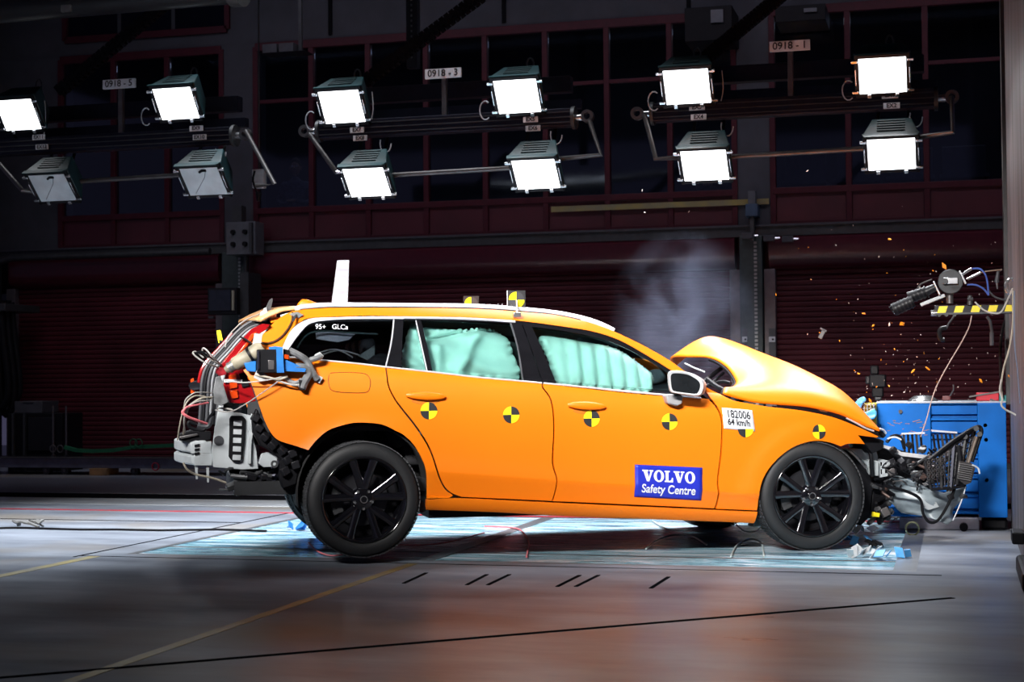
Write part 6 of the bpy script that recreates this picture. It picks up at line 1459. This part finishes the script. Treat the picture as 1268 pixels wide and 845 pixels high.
# ================================================================ PEOPLE BEHIND THE GALLERY WINDOWS
def person(px, Y, label, shirt, rz=0.0):
    zf = 2.45; c = wY(px, 200, Y)
    p = thing('person', label, 'person', (c.x, Y, zf), rz)
    def skin(name, pts, edges, mat, sub=1):
        me = bpy.data.meshes.new(name); me.from_pydata([q[0] for q in pts], edges, []); o = bpy.data.objects.new(name, me); COL.objects.link(o); o.parent = p
        sk = o.modifiers.new('skin', 'SKIN'); sv = me.skin_vertices[0].data
        for i, q in enumerate(pts): sv[i].radius = q[1]; sv[i].use_root = (i == 0)
        s = o.modifiers.new('sub', 'SUBSURF'); s.levels = sub+1; s.render_levels = sub+1; me.materials.append(mat); sk.use_smooth_shade = True; return o
    Bp = [((0, 0, .95), (.15, .11)), ((0, 0, 1.15), (.14, .10)), ((0, 0, 1.35), (.17, .11)), ((0, .0, 1.47), (.08, .07)), ((0, 0, 1.55), (.05, .05)),
          ((-.17, 0, 1.42), (.06, .06)), ((-.24, -.01, 1.2), (.045, .045)), ((-.16, -.22, 1.12), (.035, .035)), ((-.0, -.25, 1.16), (.028, .028)),
          ((.17, 0, 1.42), (.06, .06)), ((.24, -.01, 1.2), (.045, .045)), ((.16, -.22, 1.14), (.035, .035)), ((.02, -.28, 1.18), (.028, .028)),
          ((-.09, 0, .9), (.09, .09)), ((-.10, -.02, .5), (.06, .06)), ((-.10, 0, .09), (.04, .04)), ((.09, 0, .9), (.09, .09)), ((.10, -.02, .5), (.06, .06)), ((.10, 0, .09), (.04, .04)), ((-.10, -.14, .04), (.04, .03)), ((.10, -.14, .04), (.04, .03))]
    E = [(0, 1), (1, 2), (2, 3), (3, 4), (2, 5), (5, 6), (6, 7), (7, 8), (2, 9), (9, 10), (10, 11), (11, 12), (0, 13), (13, 14), (14, 15), (0, 16), (16, 17), (17, 18), (15, 19), (18, 20)]
    skin('body', Bp, E, shirt)
    M_sk = pm('skin', (.45, .26, .18), .6); hd = MB()
    def hf(u, v):
        a = u*2*PI; b = v*PI; r = Vector((.075*math.sin(b)*math.cos(a), .095*math.sin(b)*math.sin(a), .118*math.cos(b)))
        if r.z < 0: r.x *= 1-.25*(-r.z/.118); r.y += -.01*(-r.z/.118)
        return r+Vector((0, -.01, 1.66))
    h = hd.grid(hf, 20, 14).build('head', M_sk, p)
    MB().tube([(0, -.10, 1.68), (0, -.125, 1.645), (0, -.108, 1.635)], [.010, .016, .012], 8).build('nose', M_sk, h)
    for s in (-1, 1): MB().lathe([(0, -.012), (.012, -.008), (.014, 0)], (s*.03, -.095, 1.675), 'Y', 10).build('eye', M_white, h); MB().box((s*.078, 0, 1.66), (.012, .03, .055)).build('ear', M_sk, h, bevel=.005)
    MB().box((0, -.098, 1.605), (.045, .012, .010)).build('mouth', pm('lips', (.35, .12, .1), .6), h, bevel=.003)
    MB().grid(lambda u, v: Vector((.083*math.sin(v*PI*.52)*math.cos(u*2*PI), .103*math.sin(v*PI*.52)*math.sin(u*2*PI)+.012, .126*math.cos(v*PI*.52)+1.665+.02)), 20, 8).build('hair', pm('brown_hair', (.05, .03, .02), .7), p)
    for s in (-1, 1):
        w0 = Vector((s*.02, -.27, 1.17)); m = MB(); m.box(w0+Vector((0, -.03, 0)), (.07, .07, .03)); hn = m.build('hand', M_sk, p, bevel=.01)
        for k in range(4): L_ = (.055, .065, .06, .048)[k]; q = w0+Vector((-.028+.018*k, -.06, 0)); MB().tube([q, q+Vector((0, -L_*.55, .0)), q+Vector((0, -L_*.9, -.02))], [.009, .008, .006], 6).build('finger', M_sk, hn)
        q = w0+Vector((-s*.035, -.03, 0)); MB().tube([q, q+Vector((-s*.025, -.02, .005)), q+Vector((-s*.03, -.045, 0))], [.011, .009, .007], 6).build('thumb', M_sk, hn)
    return p
person(366, 21.0, 'person in a dark checked shirt standing behind the middle window', pm('dark_shirt', (.16, .17, .22), .8, var=.3, nscale=30), R(12))
person(898-12, 21.1, 'person in dark clothes behind the window left of the column', pm('darker_shirt', (.05, .05, .07), .8), R(-10))
a = wY(1002, 232, 21.4)
for k, px in enumerate((996, 1062, 1128, 1194)):
    c = wY(px, 215, 21.3); t = thing('gallery_desk', ['dim desk behind the window right of the column', 'dim desk behind the second right-hand window', 'dim desk behind the third right-hand window', 'dim desk behind the window nearest the block'][k], 'desk', (c.x, 21.3, 2.45), 0, 'desks in the gallery')
    MB().boxb((-.30, -.3, 1.15), (.30, .3, 1.20)).build('top', M_box, t); MB().boxb((-.27, .22, 1.2), (.27, .26, 1.62)).build('screen', M_box, t, bevel=.01)
    for sx in (-1, 1): MB().boxb((sx*.27-.02, -.2, 0), (sx*.27+.02, .2, 1.15)).build('leg', M_corr, t)
area((-4.5, 21.6, 5.8), (-4.5, 21.6, 3), 12, .4, 14, (.8, .85, 1), 180)
